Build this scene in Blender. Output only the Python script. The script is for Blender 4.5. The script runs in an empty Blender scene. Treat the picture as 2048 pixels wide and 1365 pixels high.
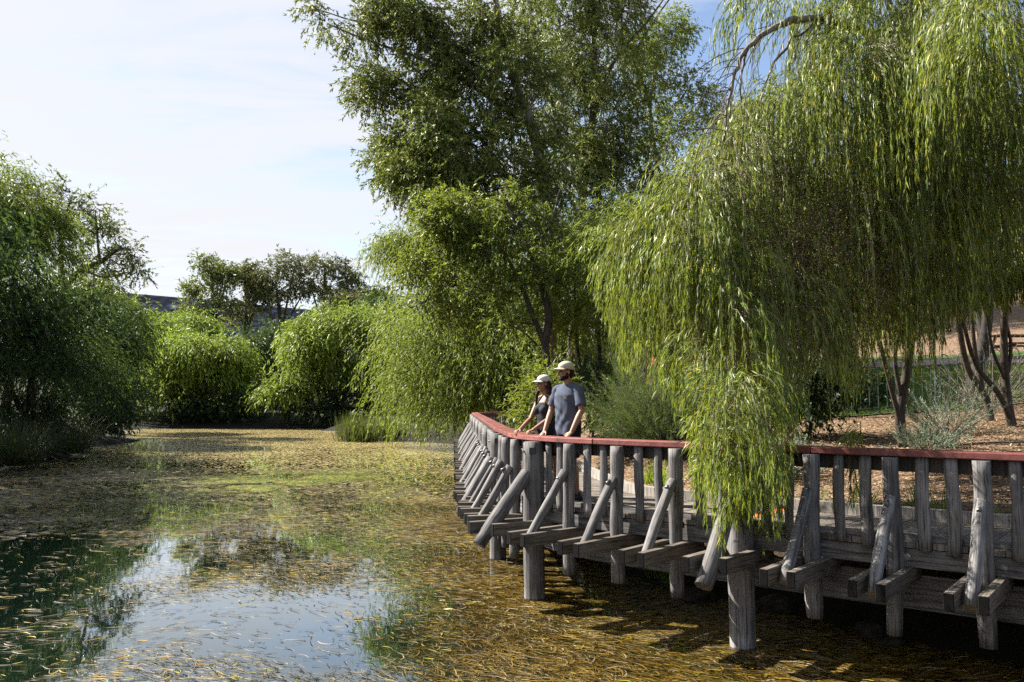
import bpy, bmesh, math, random
import numpy as np
from mathutils import Vector, Matrix, Quaternion

random.seed(11)
rng = np.random.default_rng(11)
S = bpy.context.scene
COL = S.collection

# ------------------------------------------------------------------ camera
F_PX, CAM_H, PITCH = 1700.0, 2.5, math.atan((803 - 682.5) / 1700.0)
cam_d = bpy.data.cameras.new('camera')
cam_d.lens = F_PX / 2048.0 * 36.0
cam_d.sensor_width = 36.0
cam_d.clip_start = 0.1
cam_d.clip_end = 3000.0
cam = bpy.data.objects.new('camera', cam_d)
cam.location = (0, 0, CAM_H)
cam.rotation_euler = (math.pi / 2 + PITCH, 0, 0)
COL.objects.link(cam)
S.camera = cam

# ------------------------------------------------------------------ world, sun, exposure
SUN_EL = math.radians(41.0)
SUN_AZ = math.atan2(-0.90, 0.42)          # clockwise from +Y: the sun stands to the left, slightly beyond
sun_dir = Vector((math.sin(SUN_AZ) * math.cos(SUN_EL), math.cos(SUN_AZ) * math.cos(SUN_EL), math.sin(SUN_EL)))
sd = bpy.data.lights.new('sun', 'SUN')
sd.energy = 5.0
sd.angle = math.radians(0.5)
sd.color = (1.0, 0.93, 0.82)
so = bpy.data.objects.new('sun', sd)
so.rotation_mode = 'QUATERNION'
so.rotation_quaternion = (-sun_dir).to_track_quat('-Z', 'Y')
so.location = (-40, 20, 60)
COL.objects.link(so)
S.view_settings.view_transform = 'Standard'
S.view_settings.look = 'None'
S.view_settings.exposure = 1.95
S.view_settings.gamma = 1.0
S.cycles.max_bounces = 8
S.cycles.transparent_max_bounces = 12
S.cycles.use_denoising = False
S.cycles.caustics_reflective = False
S.cycles.caustics_refractive = False

world = bpy.data.worlds.new('World')
S.world = world
world.use_nodes = True


class NT:
    """small node-tree builder"""
    def __init__(self, tree):
        self.t = tree
        self.t.nodes.clear()

    def n(self, kind, **kw):
        nd = self.t.nodes.new(kind)
        for k, v in kw.items():
            if k == 'ins':
                for i, val in v.items():
                    s = nd.inputs[i]
                    if isinstance(val, tuple) and len(val) == 2 and hasattr(val[0], 'outputs'):
                        self.t.links.new(val[0].outputs[val[1]], s)
                    elif hasattr(val, 'outputs'):
                        self.t.links.new(val.outputs[0], s)
                    else:
                        s.default_value = val
            else:
                setattr(nd, k, v)
        return nd

    def math(self, op, a, b=None, clamp=False):
        ins = {0: a}
        if b is not None:
            ins[1] = b
        return self.n('ShaderNodeMath', operation=op, use_clamp=clamp, ins=ins)

    def ramp(self, fac, stops, interp='LINEAR'):
        nd = self.n('ShaderNodeValToRGB', ins={0: fac})
        cr = nd.color_ramp
        cr.interpolation = interp
        while len(cr.elements) > 1:
            cr.elements.remove(cr.elements[-1])
        cr.elements[0].position = stops[0][0]
        c = stops[0][1]
        cr.elements[0].color = (c[0], c[1], c[2], 1) if isinstance(c, tuple) else (c, c, c, 1)
        for p, c in stops[1:]:
            e = cr.elements.new(p)
            e.color = (c[0], c[1], c[2], 1) if isinstance(c, tuple) else (c, c, c, 1)
        return nd

    def mix(self, fac, a, b, blend='MIX'):
        nd = self.n('ShaderNodeMix', data_type='RGBA', blend_type=blend)
        for i, val in ((0, fac), (6, a), (7, b)):
            s = nd.inputs[i]
            if isinstance(val, tuple) and len(val) == 2 and hasattr(val[0], 'outputs'):
                self.t.links.new(val[0].outputs[val[1]], s)
            elif hasattr(val, 'outputs'):
                self.t.links.new(val.outputs[2] if val.bl_idname == 'ShaderNodeMix' else val.outputs[0], s)
            else:
                if i > 0 and len(val) == 3:
                    val = (*val, 1)
                s.default_value = val
        return nd

    def link(self, a, ao, b, bi):
        self.t.links.new(a.outputs[ao], b.inputs[bi])


w = NT(world.node_tree)
sky = w.n('ShaderNodeTexSky', sky_type='NISHITA', sun_disc=False, sun_elevation=SUN_EL,
          sun_rotation=SUN_AZ % (2 * math.pi), altitude=50.0, air_density=1.0, dust_density=0.6, ozone_density=1.3)
tc = w.n('ShaderNodeTexCoord')
# thin cirrus: stretched noise on the sky direction, projected on a high flat layer
sep = w.n('ShaderNodeSeparateXYZ', ins={0: (tc, 'Generated')})
zc = w.math('MAXIMUM', (sep, 2), 0.06)
px_ = w.math('DIVIDE', (sep, 0), zc)
py_ = w.math('DIVIDE', (sep, 1), zc)
cmb = w.n('ShaderNodeCombineXYZ', ins={0: px_, 1: py_, 2: 0.0})
mp = w.n('ShaderNodeMapping', ins={0: cmb})
mp.inputs['Rotation'].default_value = (0, 0, math.radians(28))
mp.inputs['Scale'].default_value = (1.1, 2.0, 1.0)
n1 = w.n('ShaderNodeTexNoise', ins={'Vector': mp, 'Scale': 0.9, 'Detail': 8.0, 'Roughness': 0.6, 'Distortion': 0.8})
mp2 = w.n('ShaderNodeMapping', ins={0: cmb})
mp2.inputs['Rotation'].default_value = (0, 0, math.radians(40))
mp2.inputs['Scale'].default_value = (0.7, 9.0, 1.0)
n2 = w.n('ShaderNodeTexNoise', ins={'Vector': mp2, 'Scale': 0.8, 'Detail': 4.0, 'Roughness': 0.6})
# more veil on the side of the sun (left), clear blue to the right
side = w.n('ShaderNodeMapRange', ins={0: (sep, 0), 1: 0.30, 2: -0.30, 3: -0.34, 4: 0.07})
a0 = w.math('ADD', (n1, 0), side)
a1 = w.math('MULTIPLY', (n2, 0), 0.18)
a2 = w.math('ADD', a0, a1)
cl = w.ramp(a2, [(0.27, 0.0), (0.47, 0.5), (0.60, 0.85), (0.78, 1.0)])
skyc = w.mix(1.0, (sky, 0), (0.58, 0.55, 0.55), 'MULTIPLY')
mixc = w.mix((cl, 0), skyc, (2.36, 2.40, 2.50))
bg = w.n('ShaderNodeBackground', ins={0: (mixc, 2), 1: 0.1})
wo = w.n('ShaderNodeOutputWorld', ins={0: bg})

# ------------------------------------------------------------------ picture <-> place helpers (used to read positions off the photograph)
CT, ST = math.cos(PITCH), math.sin(PITCH)


def ray(px, py):
    u, v = (px - 1024) / F_PX, (682.5 - py) / F_PX
    return np.array((u, CT - ST * v, ST + CT * v))


def at(px, py, Y):
    d = ray(px, py)
    return np.array((0, 0, CAM_H)) + d * (Y / d[1])


def on_z(px, py, z):
    d = ray(px, py)
    return np.array((0, 0, CAM_H)) + d * ((z - CAM_H) / d[2])


# ------------------------------------------------------------------ object helpers
def tag(o, label=None, cat=None, group=None, kind=None):
    if label: o['label'] = label
    if cat: o['category'] = cat
    if group: o['group'] = group
    if kind: o['kind'] = kind
    return o


def thing(name, label, cat, loc=(0, 0, 0), group=None):
    o = bpy.data.objects.new(name, None)
    o.empty_display_size = 0.3
    o.location = tuple(float(v) for v in loc)
    COL.objects.link(o)
    return tag(o, label, cat, group)


def np_mesh(name, V, F):
    """V (n,3), F (m,4) or (m,3) integer arrays"""
    V = np.ascontiguousarray(V, dtype=np.float32)
    F = np.ascontiguousarray(F, dtype=np.int32)
    k = F.shape[1]
    me = bpy.data.meshes.new(name)
    me.vertices.add(len(V))
    me.vertices.foreach_set('co', V.ravel())
    me.loops.add(F.size)
    me.loops.foreach_set('vertex_index', F.ravel())
    me.polygons.add(len(F))
    me.polygons.foreach_set('loop_start', np.arange(0, F.size, k, dtype=np.int32))
    me.polygons.foreach_set('loop_total', np.full(len(F), k, dtype=np.int32))
    me.update(calc_edges=True)
    return me


def obj(name, me, mat, parent=None, smooth=False, matrix=None):
    if not isinstance(me, bpy.types.Mesh):
        V, F = me
        if isinstance(F, np.ndarray):
            if parent is not None and matrix is None:
                V = np.asarray(V) - np.array(parent.location)
            me = np_mesh(name, V, F)
        else:
            if parent is not None and matrix is None:
                V = np.asarray(V, dtype=float) - np.array(parent.location)
            m2 = bpy.data.meshes.new(name)
            m2.from_pydata([tuple(map(float, v)) for v in V], [], F)
            me = m2
    mats = mat if isinstance(mat, (list, tuple)) else [mat]
    if len(me.materials) == 0:
        for m in mats:
            me.materials.append(m)
    if smooth:
        me.polygons.foreach_set('use_smooth', np.ones(len(me.polygons), dtype=bool))
    o = bpy.data.objects.new(name, me)
    COL.objects.link(o)
    if parent is not None:
        o.parent = parent
    if matrix is not None:
        o.matrix_local = matrix
    return o


class Acc:
    """collects shapes into one mesh"""
    def __init__(self):
        self.V, self.F, self.n = [], [], 0

    def add(self, V, F):
        self.V.extend([tuple(map(float, v)) for v in V])
        self.F.extend([tuple(int(i) + self.n for i in f) for f in F])
        self.n += len(V)
        return self

    def get(self):
        return self.V, self.F


def unit(v):
    v = np.asarray(v, dtype=float)
    return v / (np.linalg.norm(v, axis=-1, keepdims=True) + 1e-12)


def tube(pts, rad, sides=6, cap=True):
    pts = np.asarray(pts, float)
    n = len(pts)
    rad = np.full(n, rad) if np.isscalar(rad) else np.asarray(rad, float)
    T = np.gradient(pts, axis=0)
    T = unit(T)
    ref = np.array((0.31, 0.17, 0.93)) if abs(T[0][2]) < 0.8 else np.array((0.95, 0.27, 0.1))
    V = []
    a = np.linspace(0, 2 * math.pi, sides, endpoint=False)
    X = unit(np.cross(T[0], ref))
    for i in range(n):
        X = unit(X - T[i] * np.dot(X, T[i]))
        Y = np.cross(T[i], X)
        V.append(pts[i] + rad[i] * (np.cos(a)[:, None] * X + np.sin(a)[:, None] * Y))
    V = np.concatenate(V)
    F = []
    for i in range(n - 1):
        for j in range(sides):
            k = (j + 1) % sides
            F.append((i * sides + j, i * sides + k, (i + 1) * sides + k, (i + 1) * sides + j))
    if cap:
        F.append(tuple(range(sides))[::-1])
        F.append(tuple((n - 1) * sides + j for j in range(sides)))
    return V, F


def smooth_path(pts, per=6):
    """Catmull-Rom through points"""
    P = np.asarray(pts, float)
    P = np.vstack((2 * P[0] - P[1], P, 2 * P[-1] - P[-2]))
    out = []
    for i in range(1, len(P) - 2):
        p0, p1, p2, p3 = P[i - 1], P[i], P[i + 1], P[i + 2]
        for t in np.linspace(0, 1, per, endpoint=False):
            out.append(0.5 * ((2 * p1) + (-p0 + p2) * t + (2 * p0 - 5 * p1 + 4 * p2 - p3) * t * t + (-p0 + 3 * p1 - 3 * p2 + p3) * t ** 3))
    out.append(P[-2])
    return np.array(out)


def box(x0, x1, y0, y1, z0, z1):
    V = [(x0, y0, z0), (x1, y0, z0), (x1, y1, z0), (x0, y1, z0), (x0, y0, z1), (x1, y0, z1), (x1, y1, z1), (x0, y1, z1)]
    F = [(0, 3, 2, 1), (4, 5, 6, 7), (0, 1, 5, 4), (1, 2, 6, 5), (2, 3, 7, 6), (3, 0, 4, 7)]
    return V, F


# ------------------------------------------------------------------ materials
def mat(name):
    m = bpy.data.materials.new(name)
    m.use_nodes = True
    return m, NT(m.node_tree)


def plain(name, col, rough=0.6, spec=0.3, var=0.12, scale=12.0, bump=0.0, metal=0.0):
    m, t = mat(name)
    tcn = t.n('ShaderNodeTexCoord')
    nz = t.n('ShaderNodeTexNoise', ins={'Vector': (tcn, 'Object'), 'Scale': scale, 'Detail': 5.0, 'Roughness': 0.6})
    dark = tuple(c * (1 - var) for c in col)
    lite = tuple(min(1, c * (1 + var)) for c in col)
    rp = t.ramp((nz, 0), [(0.3, dark), (0.7, lite)])
    p = t.n('ShaderNodeBsdfPrincipled', ins={'Base Color': (rp, 0), 'Roughness': rough, 'Specular IOR Level': spec, 'Metallic': metal})
    if bump:
        b = t.n('ShaderNodeBump', ins={'Strength': bump, 'Distance': 0.01, 'Height': (nz, 0)})
        t.link(b, 0, p, 'Normal')
    t.n('ShaderNodeOutputMaterial', ins={0: p})
    return m


def leafmat(name, stops, trans=0.4, tcol=(0.22, 0.30, 0.03), rough=0.5, spec=0.22, patch=0.35, pscale=0.8):
    """one tint per leaf, slow drift of tint through the crown, light coming through the blade"""
    m, t = mat(name)
    geo = t.n('ShaderNodeNewGeometry')
    rp = t.ramp((geo, 'Random Per Island'), stops)
    tcn = t.n('ShaderNodeTexCoord')
    nz = t.n('ShaderNodeTexNoise', ins={'Vector': (tcn, 'Object'), 'Scale': pscale, 'Detail': 2.0})
    mr = t.n('ShaderNodeMapRange', ins={0: (nz, 0), 1: 0.35, 2: 0.65, 3: 1 - patch, 4: 1 + patch})
    sc = t.n('ShaderNodeCombineColor', ins={0: mr, 1: mr, 2: mr})
    c = t.mix(1.0, (rp, 0), (sc, 0), 'MULTIPLY')
    p = t.n('ShaderNodeBsdfPrincipled', ins={'Base Color': (c, 2), 'Roughness': rough, 'Specular IOR Level': spec})
    tcl = t.mix(0.5, (c, 2), (*(0.8 * q for q in tcol), 1))
    tr = t.n('ShaderNodeBsdfTranslucent', ins={0: (tcl, 2)})
    mx = t.n('ShaderNodeMixShader', ins={0: trans, 1: p, 2: tr})
    t.n('ShaderNodeOutputMaterial', ins={0: mx})
    return m


def wood(name, c0, c1, c2, grain=26.0, along=1.6, rough=0.75, bump=0.5, crack=0.55, axis=2, shade=0.3, split=0.75, island=False, waterline=None):
    m, t = mat(name)
    tcn = t.n('ShaderNodeTexCoord')
    inf = t.n('ShaderNodeObjectInfo')
    off = t.n('ShaderNodeVectorMath', operation='ADD', ins={0: (tcn, 'Object'), 1: (inf, 'Random')})
    sc = [grain] * 3
    sc[axis] = along
    if axis < 0:                                  # level beams that follow the curve
        sc = [along, along, grain]
    mpn = t.n('ShaderNodeMapping', ins={0: off})
    mpn.inputs['Scale'].default_value = sc
    g1 = t.n('ShaderNodeTexNoise', ins={'Vector': mpn, 'Scale': 1.0, 'Detail': 9.0, 'Roughness': 0.72, 'Distortion': 0.25})
    g2 = t.n('ShaderNodeTexNoise', ins={'Vector': off, 'Scale': 5.0, 'Detail': 4.0})
    rp = t.ramp((g1, 0), [(0.25, c0), (0.48, c1), (0.75, c2)])
    cr = t.ramp((g1, 0), [(0.36, crack), (0.42, 1.0)])
    blot = t.ramp((g2, 0), [(0.3, 1 - shade), (0.7, 1 + shade * 0.5)])
    rv = t.n('ShaderNodeMapRange', ins={0: (inf, 'Random'), 1: 0.0, 2: 1.0, 3: 0.78, 4: 1.18})
    rvc = t.n('ShaderNodeCombineColor', ins={0: rv, 1: rv, 2: rv})
    sc2 = [grain * 1.5] * 3
    sc2[axis] = along * 0.45
    if axis < 0:
        sc2 = [along * 0.45, along * 0.45, grain * 1.5]
    mpc = t.n('ShaderNodeMapping', ins={0: off})
    mpc.inputs['Scale'].default_value = sc2
    g3 = t.n('ShaderNodeTexNoise', ins={'Vector': mpc, 'Scale': 1.0, 'Detail': 3.0, 'Roughness': 0.5, 'Distortion': 0.3})
    dd = t.math('ABSOLUTE', t.math('SUBTRACT', (g3, 0), 0.5))
    line = t.ramp(dd, [(0.0, 1 - split), (0.018, 1 - split * 0.6), (0.04, 1.0)])
    if island:                                    # every board its own tone
        gi = t.n('ShaderNodeNewGeometry')
        ri = t.n('ShaderNodeMapRange', ins={0: (gi, 'Random Per Island'), 1: 0.0, 2: 1.0, 3: 0.7, 4: 1.2})
        ric = t.n('ShaderNodeCombineColor', ins={0: ri, 1: ri, 2: ri})
        rp = t.mix(1.0, (rp, 0), (ric, 0), 'MULTIPLY')
        rpo = (rp, 2)
    else:
        rpo = (rp, 0)
    a0 = t.mix(1.0, rpo, (cr, 0), 'MULTIPLY')
    a = t.mix(1.0, (a0, 2), (line, 0), 'MULTIPLY')
    b = t.mix(1.0, (a, 2), (blot, 0), 'MULTIPLY')
    c = t.mix(1.0, (b, 2), (rvc, 0), 'MULTIPLY')
    if waterline is not None:                     # wet foot of the piles, with a pale dried band above
        zz = t.n('ShaderNodeSeparateXYZ', ins={0: (tcn, 'Object')})
        wob = t.math('ADD', (zz, 2), t.math('MULTIPLY', (g1, 0), 0.06))
        wl = t.ramp(t.math('SUBTRACT', wob, waterline), [(0.0, 0.18), (0.045, 0.25), (0.06, 1.5), (0.14, 1.45), (0.2, 1.0)])
        c = t.mix(1.0, (c, 2), (wl, 0), 'MULTIPLY')
    bp = t.n('ShaderNodeBump', ins={'Strength': bump, 'Distance': 0.006, 'Height': (g1, 0)})
    p = t.n('ShaderNodeBsdfPrincipled', ins={'Base Color': (c, 2), 'Roughness': rough, 'Specular IOR Level': 0.25, 'Normal': bp})
    t.n('ShaderNodeOutputMaterial', ins={0: p})
    return m


def end_grain():
    m, t = mat('black_end_grain')
    g = t.n('ShaderNodeTexCoord')
    v = t.n('ShaderNodeTexNoise', ins={'Vector': (g, 'Object'), 'Scale': 160.0, 'Detail': 3.0, 'Roughness': 0.6})
    r = t.ramp((v, 0), [(0.0, 0.003), (0.60, 0.006), (0.70, 0.05), (0.8, 0.16)])
    b = t.n('ShaderNodeBump', ins={'Strength': 0.6, 'Distance': 0.004, 'Height': (v, 0)})
    p = t.n('ShaderNodeBsdfPrincipled', ins={'Base Color': (r, 0), 'Roughness': 0.7, 'Specular IOR Level': 0.06, 'Normal': b})
    t.n('ShaderNodeOutputMaterial', ins={0: p})
    return m


M = {}
M['grey_wood'] = wood('weathered_wood', (0.053, 0.052, 0.054), (0.136, 0.131, 0.133), (0.262, 0.252, 0.250), crack=0.35)
M['pile_wood'] = wood('weathered_pile', (0.053, 0.052, 0.054), (0.136, 0.131, 0.133), (0.262, 0.252, 0.250), crack=0.35, waterline=0.70)
M['long_wood'] = wood('weathered_long', (0.053, 0.052, 0.054), (0.136, 0.131, 0.133), (0.262, 0.252, 0.250), crack=0.35, axis=-1)
M['beam_wood'] = wood('weathered_beam', (0.048, 0.039, 0.031), (0.116, 0.100, 0.085), (0.191, 0.168, 0.144), crack=0.4)
M['deck_wood'] = wood('deck_boards', (0.107, 0.093, 0.078), (0.196, 0.171, 0.147), (0.274, 0.244, 0.210), bump=0.3, island=True)
M['kerb_wood'] = wood('kerb_wood', (0.141, 0.129, 0.117), (0.233, 0.216, 0.196), (0.309, 0.285, 0.262))
M['shaded_wood'] = wood('shaded_beam', (0.032, 0.027, 0.022), (0.056, 0.048, 0.041), (0.084, 0.073, 0.063))  # beam wood darkened: shade under rail and deck put into the colour
M['rail_paint'] = wood('red_painted_rail', (0.128, 0.036, 0.034), (0.183, 0.060, 0.054), (0.230, 0.085, 0.078), grain=14, along=0.8, rough=0.5, bump=0.25, crack=0.8, axis=0, shade=0.4, split=0.35)
M['orange_board'] = plain('orange_board', (0.75, 0.20, 0.04), 0.6)
M['black_end'] = end_grain()
M['bracket'] = plain('dark_bracket', (0.02, 0.022, 0.026), 0.5, 0.4, var=0.3)
M['steel'] = plain('bolt_steel', (0.12, 0.12, 0.13), 0.4, 0.5, metal=0.8)
M['bark'] = wood('bark_brown', (0.026, 0.019, 0.015), (0.056, 0.044, 0.034), (0.105, 0.086, 0.068), grain=18, along=3.0, bump=0.9)
M['bark_pale'] = wood('bark_pale', (0.084, 0.066, 0.052), (0.168, 0.143, 0.119), (0.252, 0.231, 0.203), grain=9, along=1.2, bump=0.5)
M['bark_dark'] = wood('bark_dark', (0.010, 0.008, 0.007), (0.022, 0.018, 0.016), (0.048, 0.040, 0.034), grain=15, along=3.0, bump=0.9)
M['twig'] = plain('twig_grey', (0.17, 0.14, 0.12), 0.8, 0.1)
M['willow_near'] = leafmat('weeping_leaf_near', [(0.0, (0.04, 0.07, 0.02)), (0.35, (0.095, 0.145, 0.03)), (0.72, (0.165, 0.215, 0.035)), (0.93, (0.25, 0.28, 0.05)), (1.0, (0.42, 0.33, 0.02))], trans=0.36, tcol=(0.42, 0.50, 0.03), rough=0.45, spec=0.32, patch=0.45, pscale=2.4)
M['willow_mid'] = leafmat('weeping_leaf_mid', [(0.0, (0.06, 0.095, 0.02)), (0.5, (0.125, 0.175, 0.03)), (1.0, (0.21, 0.25, 0.04))], trans=0.42, tcol=(0.32, 0.40, 0.04), patch=0.3, pscale=0.5)
M['willow_far'] = leafmat('weeping_leaf_far', [(0.0, (0.075, 0.125, 0.022)), (0.5, (0.17, 0.24, 0.038)), (1.0, (0.26, 0.32, 0.05))], trans=0.40, tcol=(0.30, 0.40, 0.04), patch=0.3, pscale=0.25)
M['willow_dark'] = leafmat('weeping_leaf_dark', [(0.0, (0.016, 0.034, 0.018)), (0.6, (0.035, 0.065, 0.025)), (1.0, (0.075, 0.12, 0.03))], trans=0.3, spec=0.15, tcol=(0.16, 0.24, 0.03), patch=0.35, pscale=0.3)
M['gum'] = leafmat('gum_leaf', [(0.0, (0.06, 0.092, 0.03)), (0.5, (0.125, 0.168, 0.04)), (0.9, (0.215, 0.235, 0.05)), (1.0, (0.22, 0.16, 0.04))], trans=0.3, tcol=(0.26, 0.32, 0.03), rough=0.5, spec=0.25, patch=0.3, pscale=0.4)
M['gum_yellow'] = leafmat('gum_leaf_yellow', [(0.0, (0.045, 0.08, 0.02)), (0.5, (0.095, 0.14, 0.028)), (0.9, (0.17, 0.20, 0.03)), (1.0, (0.24, 0.17, 0.04))], trans=0.4, tcol=(0.36, 0.44, 0.03), rough=0.5, spec=0.25, patch=0.25, pscale=0.5)
M['gum_far'] = leafmat('gum_leaf_far', [(0.0, (0.055, 0.075, 0.035)), (0.5, (0.115, 0.13, 0.05)), (1.0, (0.23, 0.205, 0.07))], trans=0.25, tcol=(0.22, 0.24, 0.05), patch=0.35, pscale=0.2)
M['needle'] = leafmat('needle_leaf', [(0.0, (0.045, 0.075, 0.03)), (1.0, (0.11, 0.16, 0.06))], trans=0.3, patch=0.2)
M['blade'] = leafmat('strap_leaf', [(0.0, (0.06, 0.12, 0.015)), (1.0, (0.15, 0.22, 0.025))], trans=0.45, tcol=(0.35, 0.45, 0.02), patch=0.15)
M['silver'] = leafmat('silver_leaf', [(0.0, (0.10, 0.14, 0.10)), (1.0, (0.20, 0.25, 0.18))], trans=0.25, tcol=(0.2, 0.25, 0.12), patch=0.15)
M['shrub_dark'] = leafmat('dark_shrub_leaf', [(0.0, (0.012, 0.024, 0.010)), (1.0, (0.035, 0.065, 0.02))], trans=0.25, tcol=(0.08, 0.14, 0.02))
M['reed'] = leafmat('reed_blade', [(0.0, (0.03, 0.045, 0.016)), (0.7, (0.06, 0.07, 0.025)), (1.0, (0.11, 0.09, 0.045))], trans=0.3)
M['sedge'] = leafmat('sedge_blade', [(0.0, (0.02, 0.03, 0.018)), (1.0, (0.05, 0.065, 0.035))], trans=0.25)
M['seed'] = leafmat('seed_capsule', [(0.0, (0.05, 0.03, 0.022)), (1.0, (0.17, 0.115, 0.085))], trans=0.0, spec=0.3, patch=0.1)
M['litter'] = leafmat('ground_litter', [(0.0, (0.10, 0.055, 0.03)), (0.5, (0.25, 0.155, 0.09)), (1.0, (0.46, 0.33, 0.22))], trans=0.1, patch=0.2)
M['float'] = leafmat('floating_leaf', [(0.0, (0.035, 0.028, 0.015)), (0.45, (0.10, 0.08, 0.045)), (0.8, (0.22, 0.18, 0.12)), (0.94, (0.38, 0.26, 0.04)), (1.0, (0.20, 0.23, 0.04))], trans=0.1, rough=0.5, spec=0.15, patch=0.2, pscale=0.3)
M['weed'] = leafmat('water_weed', [(0.0, (0.03, 0.018, 0.003)), (0.5, (0.095, 0.058, 0.008)), (0.85, (0.17, 0.11, 0.02)), (0.95, (0.18, 0.14, 0.06)), (1.0, (0.36, 0.30, 0.22))], trans=0.15, tcol=(0.4, 0.28, 0.03), rough=0.4, patch=0.3, pscale=0.9)
M['twig_leaf'] = leafmat('dry_leaf', [(0.0, (0.06, 0.055, 0.035)), (1.0, (0.16, 0.15, 0.09))], trans=0.15, patch=0.2)
M['rock'] = plain('bank_rock', (0.030, 0.027, 0.023), 0.9, 0.1, var=0.7, scale=9.0, bump=1.0)

# ------------------------------------------------------------------ the land
POND = np.array([(9.5, 1.0), (7.2, 4.9), (5.35, 7.55), (4.0, 9.4), (2.75, 10.9), (1.75, 12.3), (1.25, 14.5), (0.95, 18), (0.6, 23), (0.25, 30), (0.7, 36),
                 (1.2, 42), (-1.5, 48), (-5, 52), (-9, 55), (-12, 61), (-14, 72), (-17, 80), (-28, 81), (-37, 82), (-36, 70), (-26, 55), (-22.5, 42),
                 (-19, 31), (-18, 22), (-22, 8), (-26, -14), (12, -14)], float)


def pond_dist(x, y):
    """signed distance to the shore: negative over water"""
    x = np.asarray(x, float); y = np.asarray(y, float)
    best = np.full(x.shape, 1e9)
    inside = np.zeros(x.shape, bool)
    n = len(POND)
    for i in range(n):
        a, b = POND[i], POND[(i + 1) % n]
        e = b - a
        t = np.clip(((x - a[0]) * e[0] + (y - a[1]) * e[1]) / (e @ e), 0, 1)
        best = np.minimum(best, np.hypot(x - a[0] - t * e[0], y - a[1] - t * e[1]))
        cond = ((a[1] > y) != (b[1] > y)) & (x < (b[0] - a[0]) * (y - a[1]) / (b[1] - a[1] + 1e-12) + a[0])
        inside ^= cond
    return np.where(inside, -best, best)


def bumps(x, y):
    return (np.sin(x * 1.7 + 0.6 * np.sin(y * 1.1)) * np.cos(y * 1.3 + 0.5 * np.sin(x * 0.9)) * 0.035 + np.sin(x * 0.37 + 1.3) * np.cos(y * 0.29 + 0.4) * 0.10)


def land(x, y):
    x = np.asarray(x, float); y = np.asarray(y, float)
    d = pond_dist(x, y)
    dp = np.maximum(d, 0)
    sm = lambda t: np.clip(t, 0, 1) ** 2 * (3 - 2 * np.clip(t, 0, 1))
    right = sm((x + 6 - np.maximum(y - 48, 0) * 1.2) / 5.0)
    s2 = np.maximum((x - 3.4) * 0.63 + (y - 10.2) * 0.77, 0)
    hr = 1.14 * sm(dp / 0.55) + np.minimum(0.128 * s2, 0.45 * np.maximum(dp - 0.6, 0)) + np.minimum(0.22 * np.maximum(s2 - 26, 0), 9)
    hl = 0.9 * sm(dp / 2.0) + np.minimum(0.075 * dp, 7.0)
    h = hl * (1 - right) + hr * right
    h = h + bumps(x, y) * np.clip(dp / 3, 0, 1)
    bed = -0.16 - 0.9 * sm((-d - 3.5) / 6.0)
    bed = np.where(-d < 0.6, bed * np.clip(-d / 0.6, 0, 1), bed)
    return np.where(d > 0, h, bed)


def axis(a, b, step, lo, hi, grow=1.22):
    mid = list(np.arange(a, b + 1e-6, step))
    s = step
    v = b
    up = []
    while v < hi:
        s *= grow
        v += s
        up.append(v)
    s, v, dn = step, a, []
    while v > lo:
        s *= grow
        v -= s
        dn.append(v)
    return np.array(dn[::-1] + mid + up)


def sheet(xs, ys, f):
    X, Y = np.meshgrid(xs, ys)
    Z = f(X, Y)
    V = np.stack((X, Y, Z), -1).reshape(-1, 3)
    nx, ny = len(xs), len(ys)
    i = np.arange(nx - 1)[None, :] + np.arange(ny - 1)[:, None] * nx
    i = i.ravel()
    return V, np.stack((i, i + 1, i + nx + 1, i + nx), -1)


def ground_mat():
    m, t = mat('mulch_ground')
    g = t.n('ShaderNodeTexCoord')
    n1 = t.n('ShaderNodeTexNoise', ins={'Vector': (g, 'Object'), 'Scale': 22.0, 'Detail': 6.0, 'Roughness': 0.7})
    v1 = t.n('ShaderNodeTexVoronoi', ins={'Vector': (g, 'Object'), 'Scale': 26.0})
    n2 = t.n('ShaderNodeTexNoise', ins={'Vector': (g, 'Object'), 'Scale': 0.5, 'Detail': 3.0})
    r1 = t.ramp((n1, 0), [(0.3, (0.06, 0.038, 0.024)), (0.5, (0.15, 0.10, 0.065)), (0.72, (0.33, 0.235, 0.16))])
    sepc = t.n('ShaderNodeSeparateColor', ins={0: (v1, 'Color')})
    r2 = t.ramp((sepc, 0), [(0.0, 0.55), (1.0, 1.35)])
    c = t.mix(1.0, (r1, 0), (r2, 0), 'MULTIPLY')
    xyz = t.n('ShaderNodeSeparateXYZ', ins={0: (g, 'Object')})
    wet = t.n('ShaderNodeMapRange', ins={0: (xyz, 2), 1: 0.5, 2: 1.05, 3: 0.0, 4: 1.0})
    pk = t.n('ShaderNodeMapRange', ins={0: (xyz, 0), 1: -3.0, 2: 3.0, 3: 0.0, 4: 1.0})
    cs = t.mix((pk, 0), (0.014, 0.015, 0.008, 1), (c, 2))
    gn = t.n('ShaderNodeMapRange', ins={0: (xyz, 1), 1: 34.0, 2: 44.0, 3: 0.0, 4: 1.0})
    gp = t.ramp((n2, 0), [(0.36, 0.35), (0.52, 1.0)])
    gm = t.math('MULTIPLY', gn, (gp, 0))
    cs = t.mix(gm, (cs, 2), (0.035, 0.045, 0.016, 1))
    c2 = t.mix((wet, 0), (0.010, 0.0095, 0.006, 1), (cs, 2))
    b = t.n('ShaderNodeBump', ins={'Strength': 0.8, 'Distance': 0.03, 'Height': (n1, 0)})
    p = t.n('ShaderNodeBsdfPrincipled', ins={'Base Color': (c2, 2), 'Roughness': 0.9, 'Specular IOR Level': 0.15, 'Normal': b})
    t.n('ShaderNodeOutputMaterial', ins={0: p})
    return m


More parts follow.
